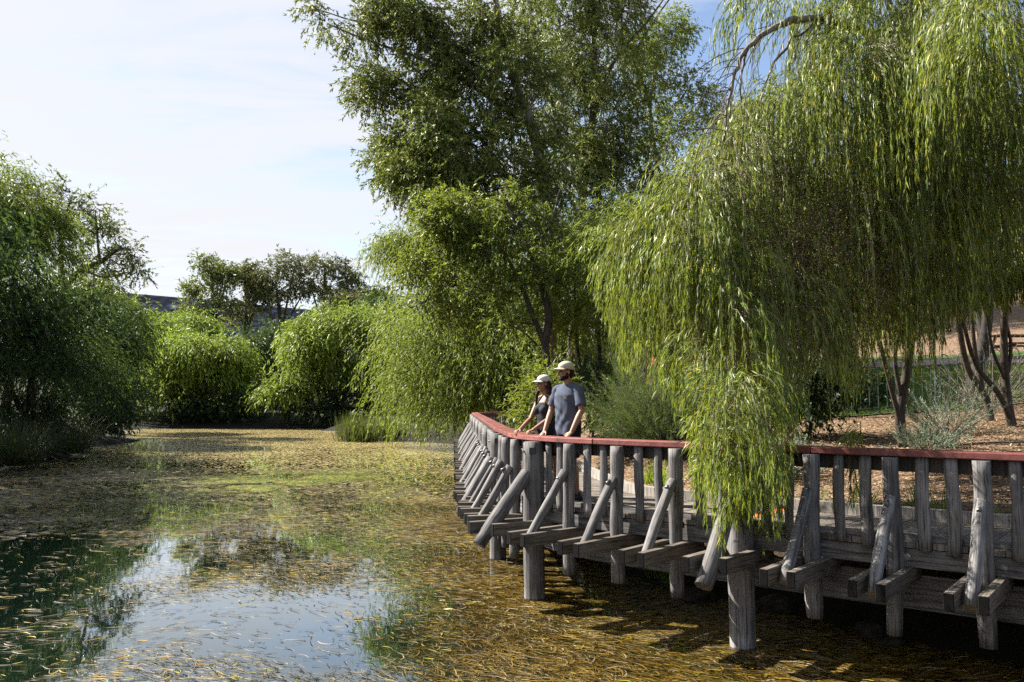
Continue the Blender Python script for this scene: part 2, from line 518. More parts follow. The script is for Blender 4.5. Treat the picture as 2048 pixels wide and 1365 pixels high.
def lawn_mat():
    m, t = mat('lawn')
    g = t.n('ShaderNodeTexCoord')
    n1 = t.n('ShaderNodeTexNoise', ins={'Vector': (g, 'Object'), 'Scale': 40.0, 'Detail': 5.0, 'Roughness': 0.7})
    n2 = t.n('ShaderNodeTexNoise', ins={'Vector': (g, 'Object'), 'Scale': 0.9, 'Detail': 4.0})
    r = t.ramp((n1, 0), [(0.3, (0.025, 0.05, 0.012)), (0.7, (0.09, 0.135, 0.025))])
    r2 = t.ramp((n2, 0), [(0.3, 0.75), (0.7, 1.2)])
    c = t.mix(1.0, (r, 0), (r2, 0), 'MULTIPLY')
    b = t.n('ShaderNodeBump', ins={'Strength': 1.0, 'Distance': 0.03, 'Height': (n1, 0)})
    p = t.n('ShaderNodeBsdfPrincipled', ins={'Base Color': (c, 2), 'Roughness': 0.8, 'Specular IOR Level': 0.2, 'Normal': b})
    t.n('ShaderNodeOutputMaterial', ins={0: p})
    return m


gx = axis(-6, 18, 0.3, -900, 900)
gy = axis(3, 46, 0.3, -60, 1400)
tag(obj('ground', sheet(gx, gy, land), ground_mat(), smooth=True), kind='structure')


def strip_sheet(f0, f1, us, nw, lift):
    """a conforming sheet between two edge curves f0(u), f1(u)"""
    V, nu = [], len(us)
    for u in us:
        a, b = np.array(f0(u)), np.array(f1(u))
        for k in range(nw):
            p = a + (b - a) * k / (nw - 1)
            V.append(p)
    V = np.array(V)
    Z = land(V[:, 0], V[:, 1]) + lift
    V = np.column_stack((V, Z))
    F = []
    for i in range(nu - 1):
        for k in range(nw - 1):
            a = i * nw + k
            F.append((a, a + nw, a + nw + 1, a + 1))
    return V, np.array(F)


tag(obj('lawn', strip_sheet(lambda u: (u, 18.2 - 0.02 * u), lambda u: (u + 1.5, 36.5 - 0.33 * u), np.linspace(3.0, 32, 90), 50, 0.03), lawn_mat(), smooth=True), kind='structure')
tag(obj('path', strip_sheet(lambda u: (u, 33.6 - 0.50 * u), lambda u: (u + 0.9, 36.2 - 0.50 * u), np.linspace(6.0, 34, 90), 8, 0.05),
        plain('pink_gravel', (0.42, 0.29, 0.24), 0.9, 0.1, var=0.25, scale=30), smooth=True), kind='structure')


# ------------------------------------------------------------------ water
def water_mat():
    m, t = mat('pond_water')
    g = t.n('ShaderNodeTexCoord')
    xyz = t.n('ShaderNodeSeparateXYZ', ins={0: (g, 'Object')})
    nb = t.n('ShaderNodeTexNoise', ins={'Vector': (g, 'Object'), 'Scale': 2.2, 'Detail': 3.0})
    bp = t.n('ShaderNodeBump', ins={'Strength': 0.05, 'Distance': 0.02, 'Height': (nb, 0)})
    fr0 = t.n('ShaderNodeFresnel', ins={0: 1.34, 'Normal': bp})
    fr = t.math('ADD', t.math('MULTIPLY', (fr0, 0), 2.1), -0.02, True)
    gl = t.n('ShaderNodeBsdfGlossy', ins={0: (0.90, 0.96, 1.0, 1), 'Roughness': 0.02, 'Normal': bp})
    murk = t.n('ShaderNodeBsdfDiffuse', ins={0: (0.013, 0.038, 0.028, 1)})
    tr = t.n('ShaderNodeBsdfTransparent', ins={0: (0.88, 0.84, 0.60, 1)})
    under = t.n('ShaderNodeMixShader', ins={0: 0.17, 1: tr, 2: murk})
    wat = t.n('ShaderNodeMixShader', ins={0: fr, 1: under, 2: gl})
    # film of fallen leaves drifting on the far half of the pond
    mpn = t.n('ShaderNodeMapping', ins={0: (g, 'Object')})
    mpn.inputs['Scale'].default_value = (9.0, 15.0, 1.0)
    vo = t.n('ShaderNodeTexVoronoi', ins={'Vector': mpn, 'Scale': 1.0, 'Randomness': 1.0})
    sc = t.n('ShaderNodeSeparateColor', ins={0: (vo, 'Color')})
    big = t.n('ShaderNodeTexNoise', ins={'Vector': (g, 'Object'), 'Scale': 0.16, 'Detail': 5.0, 'Roughness': 0.6})
    far = t.n('ShaderNodeMapRange', ins={0: (xyz, 1), 1: 17.0, 2: 46.0, 3: -0.28, 4: 0.85})
    rgt = t.n('ShaderNodeMapRange', ins={0: (xyz, 0), 1: -7.0, 2: 0.0, 3: 0.0, 4: 0.10})
    bigs = t.math('MULTIPLY', t.math('SUBTRACT', (big, 0), 0.42), 1.5)
    cov = t.math('ADD', t.math('ADD', far, bigs), rgt)
    inside = t.math('LESS_THAN', (sc, 0), cov)
    shape = t.math('LESS_THAN', (vo, 'Distance'), 0.52)
    mask = t.math('MULTIPLY', inside, shape)
    lc = t.ramp((sc, 1), [(0.0, (0.12, 0.09, 0.03)), (0.4, (0.36, 0.26, 0.09)), (0.75, (0.55, 0.43, 0.19)), (0.9, (0.36, 0.35, 0.06)), (1.0, (0.6, 0.52, 0.34))])
    tilt = t.n('ShaderNodeBump', ins={'Strength': 0.9, 'Distance': 0.08, 'Height': (sc, 2)})
    lf = t.n('ShaderNodeBsdfPrincipled', ins={'Base Color': (lc, 0), 'Roughness': 0.3, 'Specular IOR Level': 0.8, 'Normal': tilt})
    out = t.n('ShaderNodeMixShader', ins={0: mask, 1: wat, 2: lf})
    t.n('ShaderNodeOutputMaterial', ins={0: out})
    return m


wx0, wx1, wy0, wy1 = -60, 14, -20, 90
tag(obj('water', (np.array([(wx0, wy0, 0), (wx1, wy0, 0), (wx1, wy1, 0), (wx0, wy1, 0)]), np.array([(0, 1, 2, 3)])), water_mat()), kind='structure')


# ---- floating leaves and submerged weed (uncountable)
def vnoise(x, y, seed=0):
    """cheap smooth value noise, 0..1"""
    x = np.asarray(x, float); y = np.asarray(y, float)
    xi, yi = np.floor(x).astype(int), np.floor(y).astype(int)
    xf, yf = x - xi, y - yi
    u, v = xf * xf * (3 - 2 * xf), yf * yf * (3 - 2 * yf)

    def h(a, b):
        k = (a * 374761393 + b * 668265263 + seed * 1442695041) & 0x7fffffff
        k = ((k ^ (k >> 13)) * 1274126177) & 0x7fffffff
        return ((k ^ (k >> 16)) & 0xffff) / 65535.0
    return (h(xi, yi) * (1 - u) + h(xi + 1, yi) * u) * (1 - v) + (h(xi, yi + 1) * (1 - u) + h(xi + 1, yi + 1) * u) * v


def fbm(x, y, seed=0):
    return 0.55 * vnoise(x, y, seed) + 0.3 * vnoise(2.1 * x + 5, 2.1 * y, seed + 1) + 0.15 * vnoise(4.3 * x, 4.3 * y + 9, seed + 2)


def ribbons(x, y, z, ang, L, W, curl, nseg=4):
    """flat curved ribbons lying at (x,y,z)"""
    n = len(x)
    ts = np.linspace(0, 1, nseg + 1)
    P = np.zeros((n, nseg + 1, 2))
    cx, cy, a = x.copy(), y.copy(), ang.copy()
    for i in range(nseg + 1):
        P[:, i, 0], P[:, i, 1] = cx, cy
        cx = cx + np.cos(a) * L / nseg
        cy = cy + np.sin(a) * L / nseg
        a = a + curl / nseg
    V = np.zeros((n, nseg + 1, 2, 3))
    for i in range(nseg + 1):
        aa = ang + curl * ts[i]
        wv = W * (math.sin(math.pi * (0.12 + 0.82 * ts[i])) ** 0.7) * 0.5
        V[:, i, 0, 0] = P[:, i, 0] - np.sin(aa) * wv
        V[:, i, 0, 1] = P[:, i, 1] + np.cos(aa) * wv
        V[:, i, 1, 0] = P[:, i, 0] + np.sin(aa) * wv
        V[:, i, 1, 1] = P[:, i, 1] - np.cos(aa) * wv
        zz = z if np.ndim(z) else np.full(n, z)
        V[:, i, 0, 2] = zz + 0.004 * np.sin(3 * ts[i] + ang)
        V[:, i, 1, 2] = zz + 0.004 * np.cos(2 * ts[i] + ang)
    base = (np.arange(n) * (nseg + 1) * 2)[:, None]
    k = np.arange(nseg)[None, :] * 2
    i0 = (base + k).ravel()
    F = np.stack((i0, i0 + 1, i0 + 3, i0 + 2), -1)
    return V.reshape(-1, 3), F


def water_points(n, d0, d1, power=1.0):
    """random points on the pond, denser near the viewpoint's shore"""
    u = rng.random(n)
    d = d0 * (d1 / d0) ** (u ** power)
    x = rng.uniform(-0.68, 0.72, n) * d
    ok = pond_dist(x, d) < -0.05
    return x[ok], d[ok]


def flow(x, y):
    return (fbm(x * 0.35, y * 0.35, 5) - 0.5) * 5.0 + 0.25


def right_side(x, y):
    """0 in open water, 1 beside the boardwalk"""
    edge = np.interp(y, [4, 7, 9.5, 11, 16, 22, 35], [-1.2, -0.9, -0.9, -1.0, -2.2, -3.4, -4.5])
    return np.clip((x - edge) / 1.2 + 0.5, 0, 1)


x, y = water_points(190000, 4.6, 32, 0.9)
rs = right_side(x, y)
clear = np.exp(-(((x + 3.6 + 0.33 * y) / 2.3) ** 2 + ((y - 13.5) / 3.2) ** 2)) * 1.1
patch = fbm(x * 0.55, y * 0.4, 21)
cov = 0.30 + 1.9 * (patch - 0.47) + (-0.22) * rs + np.clip((y - 11) / 14, 0, 0.6) - clear + np.clip((x + 5) * 0.03, -0.1, 0.12)
cov -= 0.10 * np.exp(-(((x + 2.6) / 2.0) ** 2 + ((y - 9.0) / 3.2) ** 2))
keep = rng.random(len(x)) < np.clip(cov, 0.05, 1) * 0.80
x, y, rs = x[keep], y[keep], rs[keep]
n = len(x)
ang = flow(x, y) + rng.normal(0, 0.45, n) + np.where(rng.random(n) < 0.5, 0, math.pi)
L = rng.uniform(0.06, 0.24, n) * np.where(rng.random(n) < 0.15, 1.8, 1.0) * (1 + np.clip(y - 9, 0, 20) * 0.02)
W = rng.uniform(0.0035, 0.008, n) * (1 + np.clip(y - 8, 0, 25) * 0.035)
V, F = ribbons(x, y, 0.005 + rng.random(n) * 0.006, ang, L, W, rng.normal(0, 0.9, n), 3)
tag(obj('floating_leaves', (V, F), M['float']), kind='stuff')

# broad yellow leaves among them
x, y = water_points(9000, 5.0, 30, 0.8)
p = fbm(x * 0.6, y * 0.5, 77)
keep = (rng.random(len(x)) < np.clip((p - 0.42) * 2.4, 0.02, 1)) & (np.exp(-(((x + 3.6 + 0.33 * y) / 2.3) ** 2 + ((y - 13.5) / 3.2) ** 2)) < 0.4)
x, y = x[keep], y[keep]
n = len(x)
V, F = ribbons(x, y, 0.012 + rng.random(n) * 0.006, flow(x, y) + rng.normal(0, 0.8, n), rng.uniform(0.07, 0.17, n), rng.uniform(0.010, 0.020, n), rng.normal(0, 0.7, n), 3)
M['yellow_leaf'] = leafmat('floating_yellow_leaf', [(0.0, (0.12, 0.07, 0.01)), (0.6, (0.24, 0.155, 0.012)), (1.0, (0.20, 0.20, 0.025))], trans=0.1, spec=0.5)
tag(obj('floating_yellow_leaves', (V, F), M['yellow_leaf']), kind='stuff')

# sunlit mat of lime green weed farther out
n = 16000
x = -7.6 + rng.normal(0, 1.5, n); y = 26.5 + rng.normal(0, 2.0, n)
x = x + (y - 26.5) * 0.25
keep = fbm(x * 0.8, y * 0.8, 13) > 0.50
x, y = x[keep], y[keep]
n = len(x)
V, F = ribbons(x, y, 0.014 + rng.random(n) * 0.01, flow(x, y) + rng.normal(0, 0.8, n), rng.uniform(0.12, 0.3, n), rng.uniform(0.012, 0.026, n), rng.normal(0, 0.8, n), 3)
M['lime_weed'] = leafmat('lime_weed', [(0.0, (0.06, 0.08, 0.012)), (0.7, (0.15, 0.17, 0.02)), (1.0, (0.30, 0.24, 0.04))], trans=0.1, spec=0.3)
tag(obj('floating_green_weed', (V, F), M['lime_weed']), kind='stuff')

# submerged weed beside and beneath the boardwalk
x, y = water_points(260000, 4.6, 22, 0.85)
rs = right_side(x, y)
keep = rng.random(len(x)) < rs ** 1.5 * (0.35 + 0.65 * fbm(x * 1.3, y * 1.1, 3)) * 0.75
x, y = x[keep], y[keep]
n = len(x)
V, F = ribbons(x, y, np.where(rng.random(n) < 0.6, 0.001 + 0.009 * rng.random(n), -0.008 - rng.random(n) * 0.06), flow(x, y) + rng.normal(0, 0.45, n), rng.uniform(0.15, 0.42, n), rng.uniform(0.007, 0.013, n), rng.normal(0, 1.0, n), 4)
tag(obj('water_weed', (V, F), M['weed']), kind='stuff')


# ------------------------------------------------------------------ boardwalk
P_MAIN = np.array([(9.15, 3.2), (6.95, 5.12), (4.66, 6.98), (2.36, 8.85), (0.30, 10.98), (-0.20, 13.72), (-0.42, 16.65), (-0.62, 19.6), (-0.82, 22.55),
                   (-1.02, 25.5), (-1.22, 28.45), (-1.40, 31.4), (-1.50, 34.3), (-0.35, 37.0), (0.75, 39.8), (1.8, 42.6)])
BW = thing('boardwalk', 'curving grey timber boardwalk with a red painted handrail over the pond', 'boardwalk', (0.3, 10.98, 0))
PER = 16
LINE = smooth_path(np.column_stack((P_MAIN, np.zeros(len(P_MAIN)))), PER)[:, :2]
TAN = unit(np.gradient(LINE, axis=0))
NIN = np.column_stack((TAN[:, 1], -TAN[:, 0]))          # toward the bank
Z_RAIL, Z_DECK = 2.055, 1.22


def lp(u, off=0.0, z=0.0):
    """point at bay coordinate u (integer = main post), off metres toward the bank"""
    i = u * PER
    k = int(min(max(math.floor(i), 0), len(LINE) - 2))
    f = i - k
    p = LINE[k] * (1 - f) + LINE[k + 1] * f
    nn = unit(NIN[k] * (1 - f) + NIN[k + 1] * f)
    p = p + nn * off
    return np.array((p[0], p[1], z))


def lframe(u):
    a = lp(u, 0)
    b = lp(u, 1)
    n = (b - a)[:2]
    return unit(np.array((n[0], n[1], 0)))


def ribbon_beam(u0, u1, off0, off1, z0, z1, step=1 / 8, wob=0.0):
    us = np.linspace(u0, u1, max(2, int(round((u1 - u0) / step)) + 1))
    V, F = [], []
    for i, u in enumerate(us):
        j = wob * math.sin(i * 1.9)
        V += [lp(u, off0 + j, z0), lp(u, off1 + j, z0), lp(u, off1 + j, z1), lp(u, off0 + j, z1)]
        if i:
            a, b = (i - 1) * 4, i * 4
            for k in range(4):
                F.append((a + k, a + (k + 1) % 4, b + (k + 1) % 4, b + k))
    F += [(0, 3, 2, 1), tuple(len(V) - 4 + k for k in range(4))]
    return V, F


def box_part(name, p0, p1, wid, hgt, mats, parent=BW, bevel=0.006, up=(0, 0, 1), end_slot=None):
    """a timber from p0 to p1, its length along local Z; end faces take the second material"""
    p0, p1 = np.asarray(p0, float), np.asarray(p1, float)
    L = np.linalg.norm(p1 - p0)
    zz = (p1 - p0) / L
    xx = unit(np.cross(up, zz))
    yy = np.cross(zz, xx)
    bm = bmesh.new()
    V, F = box(-wid / 2, wid / 2, -hgt / 2, hgt / 2, 0, L)
    vs = [bm.verts.new(v) for v in V]
    for f in F:
        bm.faces.new([vs[i] for i in f])
    bmesh.ops.bevel(bm, geom=bm.edges[:], offset=bevel, segments=1, affect='EDGES')
    bmesh.ops.recalc_face_normals(bm, faces=bm.faces)
    bm.normal_update()
    if end_slot is not None:
        for f in bm.faces:
            if abs(f.normal.z) > 0.5:
                f.material_index = 1
    me = bpy.data.meshes.new(name)
    bm.to_mesh(me)
    bm.free()
    mtx = Matrix(((xx[0], yy[0], zz[0], p0[0]), (xx[1], yy[1], zz[1], p0[1]), (xx[2], yy[2], zz[2], p0[2]), (0, 0, 0, 1)))
    mtx = Matrix.Translation(-Vector(parent.location)) @ mtx
    return obj(name, me, mats, parent, matrix=mtx)


def log_part(name, p0, p1, rx, ry, mats, parent=BW, rings=10, sides=12, wob=0.06, face=None, taper=0.0, seed=None, flat=None):
    """a hewn log from p0 to p1 along local Z with an uneven outline; ry lies along 'face'"""
    r = random.Random(seed if seed is not None else random.random())
    p0, p1 = np.asarray(p0, float), np.asarray(p1, float)
    L = np.linalg.norm(p1 - p0)
    zz = (p1 - p0) / L
    ref = np.array(face if face is not None else (0.3, 0.8, 0.1), float)
    yy = unit(ref - zz * np.dot(ref, zz))
    xx = np.cross(yy, zz)
    ph = [r.uniform(0, 6.28) for _ in range(6)]
    kn = r.uniform(0.25, 0.75)
    kamp = r.uniform(0.0, 0.12)
    ka = r.uniform(0, 6.28)
    V, F = [], []
    for i in range(rings + 1):
        t = i / rings
        z = t * L
        bx = rx * wob * 1.3 * math.sin(2.2 * t * 3 + ph[0])
        by = ry * wob * math.sin(1.7 * t * 3 + ph[1])
        s = 1 - taper * t + wob * 0.7 * math.sin(7 * t + ph[2]) + wob * 0.4 * math.sin(15 * t + ph[5])
        if i in (0, rings):
            s *= 0.965
        for k in range(sides):
            a = 2 * math.pi * k / sides
            q = 1 + wob * 0.6 * math.sin(3 * a + ph[3] + t * 2) + wob * 0.4 * math.sin(5 * a + ph[4])
            q += kamp * math.exp(-((t - kn) / 0.08) ** 2) * max(0, math.cos(a - ka))
            V.append((bx + rx * s * q * math.cos(a), by + ry * s * q * math.sin(a), z))
        if i:
            for k in range(sides):
                a0, b0 = (i - 1) * sides + k, (i - 1) * sides + (k + 1) % sides
                F.append((a0, b0, b0 + sides, a0 + sides))
    F.append(tuple(range(sides))[::-1])
    F.append(tuple(rings * sides + k for k in range(sides)))
    me = bpy.data.meshes.new(name)
    me.from_pydata(V, [], F)
    for pl in me.polygons:
        pl.use_smooth = len(pl.vertices) == 4
    mtx = Matrix(((xx[0], yy[0], zz[0], p0[0]), (xx[1], yy[1], zz[1], p0[1]), (xx[2], yy[2], zz[2], p0[2]), (0, 0, 0, 1)))
    mtx = Matrix.Translation(-Vector(parent.location)) @ mtx
    return obj(name, me, mats, parent, matrix=mtx)


U0, U1 = 1.0, 15.0
# rail in lengths, each a painted plank butted to the next
rail_breaks = [1.0, 1.75, 2.75, 3.62, 4.45, 5.2, 6.1, 7.0, 8.0, 9.0, 10.0, 11.0, 12.0, 13.0, 14.0, 15.0]
for a, b in zip(rail_breaks[:-1], rail_breaks[1:]):
    jit = random.uniform(-0.004, 0.004)
    o = obj('handrail', ribbon_beam(a + 0.0015, b - 0.0015, -0.01 + jit, 0.235 + jit, Z_RAIL - 0.062, Z_RAIL + jit * 0.5, 1 / 16), M['rail_paint'], BW)
    bv = o.modifiers.new('bevel', 'BEVEL'); bv.width = 0.008; bv.segments = 2; bv.limit_method = 'ANGLE'
obj('top_beam', ribbon_beam(U0, U1, 0.115, 0.19, Z_RAIL - 0.205, Z_RAIL - 0.064), M['shaded_wood'], BW)
obj('kerb_beam', ribbon_beam(U0, U1, 0.10, 0.20, 1.19, 1.275), M['long_wood'], BW)
obj('edge_beam', ribbon_beam(U0, U1, 0.085, 0.17, 0.99, 1.155), M['long_wood'], BW)
obj('lower_beam', ribbon_beam(U0, U1, 0.33, 0.42, 0.56, 0.88), M['long_wood'], BW)
obj('inner_kerb', ribbon_beam(U0, 12.1, 1.62, 1.74, 1.222, 1.345), M['kerb_wood'], BW)
obj('inner_beam', ribbon_beam(U0, U1, 1.45, 1.55, 0.96, 1.158), M['shaded_wood'], BW)

# deck boards laid across, one mesh
acc = Acc()
seg = np.linalg.norm(np.diff(LINE, axis=0), axis=1)
cum = np.concatenate(([0], np.cumsum(seg)))
s0, s1 = cum[int(U0 * PER)], cum[int(U1 * PER)]
ORANGE = None
s = s0
bi = 0
while s < s1 - 0.15:
    wdt = 0.142
    ua = np.interp(s + 0.004, cum, np.arange(len(cum))) / PER
    ub = np.interp(s + wdt - 0.004, cum, np.arange(len(cum))) / PER
    dz = random.uniform(-0.003, 0.003)
    e0, e1 = 0.075 + random.uniform(-0.01, 0.012), 1.79
    V = [lp(ua, e0, 1.165), lp(ub, e0, 1.165), lp(ub, e1, 1.165), lp(ua, e1, 1.165)]
    V += [v + np.array((0, 0, Z_DECK + dz - 1.165)) for v in V]
    Fb = [(0, 3, 2, 1), (4, 5, 6, 7), (0, 1, 5, 4), (1, 2, 6, 5), (2, 3, 7, 6), (3, 0, 4, 7)]
    mid = lp((ua + ub) / 2, 0.9, Z_DECK)
    if ORANGE is None and mid[1] > on_z(1672, 1032, Z_DECK)[1]:
        ORANGE = (V, Fb)
    else:
        acc.add(V, Fb)
    s += wdt
    bi += 1
obj('deck', acc.get(), M['deck_wood'], BW)
o = obj('deck_board', ORANGE, M['orange_board'], BW)
o['label'] = 'single deck board painted bright orange'

# main posts in the water with their heavy braces, lighter braced posts and balusters between
GW, BE = M['grey_wood'], [M['beam_wood'], M['black_end']]
nb = 0
for b in range(1, 16):
    nn = lframe(b)
    along = np.array((-nn[1], nn[0], 0))
    near = b <= 6
    zb = -0.7
    log_part('post', lp(b, -0.02, zb), lp(b, -0.02, 1.985), 0.132, 0.132, M['pile_wood'], rings=14, sides=16, wob=0.025, seed=b * 7)
    if b <= 14:
        out = -0.80 if b < 5 else -0.62
        log_part('brace', lp(b, out, 0.74), lp(b, -0.12, 1.60), 0.086, 0.086, GW, rings=9, sides=12, wob=0.05, seed=b * 7 + 1, face=nn)
        for sgn in (-1, 1):
            d = along * (sgn * 0.155)
            o = box_part('crossbeam', lp(b, (-0.70 if sgn < 0 else -0.86) * (1 if b < 5 else 0.78), 0.93) + d, lp(b, 0.32, 0.93) + d, 0.085, 0.15, BE, end_slot=1)
    if near:
        o = log_part('bolt', lp(b, -0.17, 1.86) + along * 0.03, lp(b, -0.125, 1.86) + along * 0.03, 0.016, 0.016, M['steel'], rings=2, sides=6, wob=0, seed=1)
        pv = lp(b, -0.02, 0.0); vdir = unit(np.array((-pv[0], -pv[1], 0))); sdir = np.array((-vdir[1], vdir[0], 0))
        pl = pv + vdir * 0.122 + sdir * (-0.02) + np.array((0, 0, 1.83))
        box_part('bracket', pl, pl + np.array((0, 0, 0.085)), 0.085, 0.022, M['bracket'], up=tuple(vdir), bevel=0.004)
    if b == 15:
        break
    for k in range(1, 13):
        u = b + k / 12.0
        nn = lframe(u)
        along = np.array((-nn[1], nn[0], 0))
        if k % 3 == 0 and k < 12:
            # braced post
            log_part('braced_post', lp(u, -0.02, 0.42 + random.uniform(-0.06, 0.06)), lp(u, -0.015, 1.985), 0.078, 0.072, GW, rings=16 if near else 8, sides=12, wob=0.085, seed=b * 31 + k, face=nn)
            log_part('brace', lp(u, -0.70 if u < 4.2 else -0.54, 0.86), lp(u, -0.085, 1.63 + random.uniform(-0.03, 0.03)), 0.055, 0.053, GW, rings=8, sides=10, wob=0.06, seed=b * 37 + k, face=nn)
            if near:
                log_part('bolt', lp(u, -0.215, 1.57), lp(u, -0.150, 1.60), 0.022, 0.022, M['steel'], rings=2, sides=6, wob=0, seed=1)
            for sgn in (-1, 1):
                d = along * (sgn * 0.118)
                ln = random.uniform(-0.93, -0.86) * (1 if u < 4.2 else 0.77)
                box_part('crossbeam', lp(u, ln, 0.925) + d, lp(u, 0.32, 0.925) + d, 0.08, 0.145, BE, end_slot=1)
        elif k < 12:
            if nb < 100:
                log_part('baluster', lp(u, 0.055, 1.15 + random.uniform(-0.03, 0.02)), lp(u, 0.055, Z_RAIL - 0.066), random.uniform(0.048, 0.064), 0.032, GW, rings=9, sides=10, wob=0.075, seed=b * 41 + k, face=nn)
                nb += 1

# ------------------------------------------------------------------ trees: shared machinery
DOWN = np.array((0, 0, -1.0))


def sphere_dirs(n, zmin=-1.0):
    z = rng.uniform(zmin, 1, n)
    a = rng.uniform(0, 2 * math.pi, n)
    r = np.sqrt(1 - z * z)
    return np.stack((r * np.cos(a), r * np.sin(a), z), -1)


def rhomb(P, D, L, W, N=None, bend=0.12):
    """one four-cornered blade per point"""
    n = len(P)
    D = unit(D)
    R = rng.normal(0, 1, (n, 3)) if N is None else N
    Sd = unit(np.cross(D, R))
    Nn = np.cross(Sd, D)
    L = np.broadcast_to(L, (n,))[:, None]
    W = np.broadcast_to(W, (n,))[:, None]
    mid = P + D * L * 0.42 + Nn * L * bend
    V = np.stack((P, mid - Sd * W * 0.5, P + D * L, mid + Sd * W * 0.5), 1).reshape(-1, 3)
    F = np.arange(n * 4).reshape(n, 4)
    return V, F


def lobes(c, r, n, k, zmin=-0.35, spread=0.72):
    """break a crown (ellipsoid c, r) into n smaller overlapping masses"""
    d = sphere_dirs(n, zmin)
    c, r = np.asarray(c, float), np.asarray(r, float)
    out = []
    for i in range(n):
        kk = k * rng.uniform(0.75, 1.3)
        out.append((c + d[i] * r * spread * rng.uniform(0.8, 1.1), r * kk))
    return out


def strands(P, D, L, steps, droop, jit=0.10):
    """grow n hanging shoots; returns (n, steps+1, 3) points and directions"""
    n = len(P)
    pts = np.zeros((n, steps + 1, 3))
    dr = np.zeros((n, steps + 1, 3))
    D = unit(D)
    st = (L / steps)[:, None]
    p = P.copy()
    for i in range(steps + 1):
        pts[:, i], dr[:, i] = p, D
        D = unit(D + DOWN * droop * (0.6 + i / steps) + rng.normal(0, jit, (n, 3)))
        p = p + D * st
    return pts, dr


def ragged(P, size):
    """smooth 3-D unevenness, 0..1, with features about 'size' metres across"""
    q = P / size
    r = (np.sin(q[:, 0] * 1.9 + 1.7 * np.sin(q[:, 1] * 1.3 + 0.6)) * np.sin(q[:, 2] * 2.1 + 1.3 * np.sin(q[:, 0] * 1.1 + 2.0)) + 0.6 * np.sin(q[:, 1] * 2.3 + q[:, 2] * 1.7 + np.sin(q[:, 0] * 2.7)))
    return np.clip(0.5 + r * 0.33, 0, 1)


def weep_leaves(pts, dr, per, L, W, spread=0.55, top=0.0, down=0.7, keep=None):
    n, k, _ = pts.shape
    steps = k - 1
    i = rng.integers(0, n, n * per)
    t = top + (1 - top) * rng.random(n * per) ** 0.85
    f = t * steps
    a = np.minimum(f.astype(int), steps - 1)
    q = (f - a)[:, None]
    P = pts[i, a] * (1 - q) + pts[i, a + 1] * q
    D = dr[i, a] + rng.normal(0, spread, (n * per, 3)) + DOWN * down
    if keep is not None:
        ok = keep(P, i)
        P, D = P[ok], D[ok]
    m = len(P)
    return rhomb(P, D, L * rng.uniform(0.45, 1.4, m), W * rng.uniform(0.65, 1.3, m), bend=0.07)


def strand_tubes(pts, idx, r0, sides=3):
    """bare shoots of a chosen set of strands, as thin three-sided stems"""
    P = pts[idx]
    n, k, _ = P.shape
    T = unit(np.gradient(P, axis=1))
    ref = np.array((0.2, 0.9, 0.35))
    X = unit(np.cross(T, ref))
    Y = np.cross(T, X)
    rad = np.linspace(1, 0.35, k)[None, :, None] * (np.broadcast_to(r0, (n,))[:, None, None])
    V = np.stack([P + rad * (math.cos(a) * X + math.sin(a) * Y) for a in (0, 2.094, 4.189)], 2)
    V = V.reshape(-1, 3)
    b = (np.arange(n) * k * 3)[:, None, None]
    s_ = np.arange(k - 1)[None, :, None] * 3
    j = np.arange(3)[None, None, :]
    j2 = (j + 1) % 3
    F = np.stack((b + s_ + j, b + s_ + j2, b + s_ + 3 + j2, b + s_ + 3 + j), -1).reshape(-1, 4)
    return V, F


def hang_floor(P, line):
    """lowest height a shoot at P may hang to, from the outline read off the photograph"""
    v = P - np.array((0, 0, CAM_H))
    yc = v[:, 1] * CT + v[:, 2] * ST
    zc_ = -v[:, 1] * ST + v[:, 2] * CT
    px = 1024 + F_PX * v[:, 0] / yc
    py = np.interp(px, [q[0] for q in line], [q[1] for q in line])
    vv = (682.5 - py) / F_PX
    return CAM_H + v[:, 1] * (ST + CT * vv) / (CT - ST * vv)


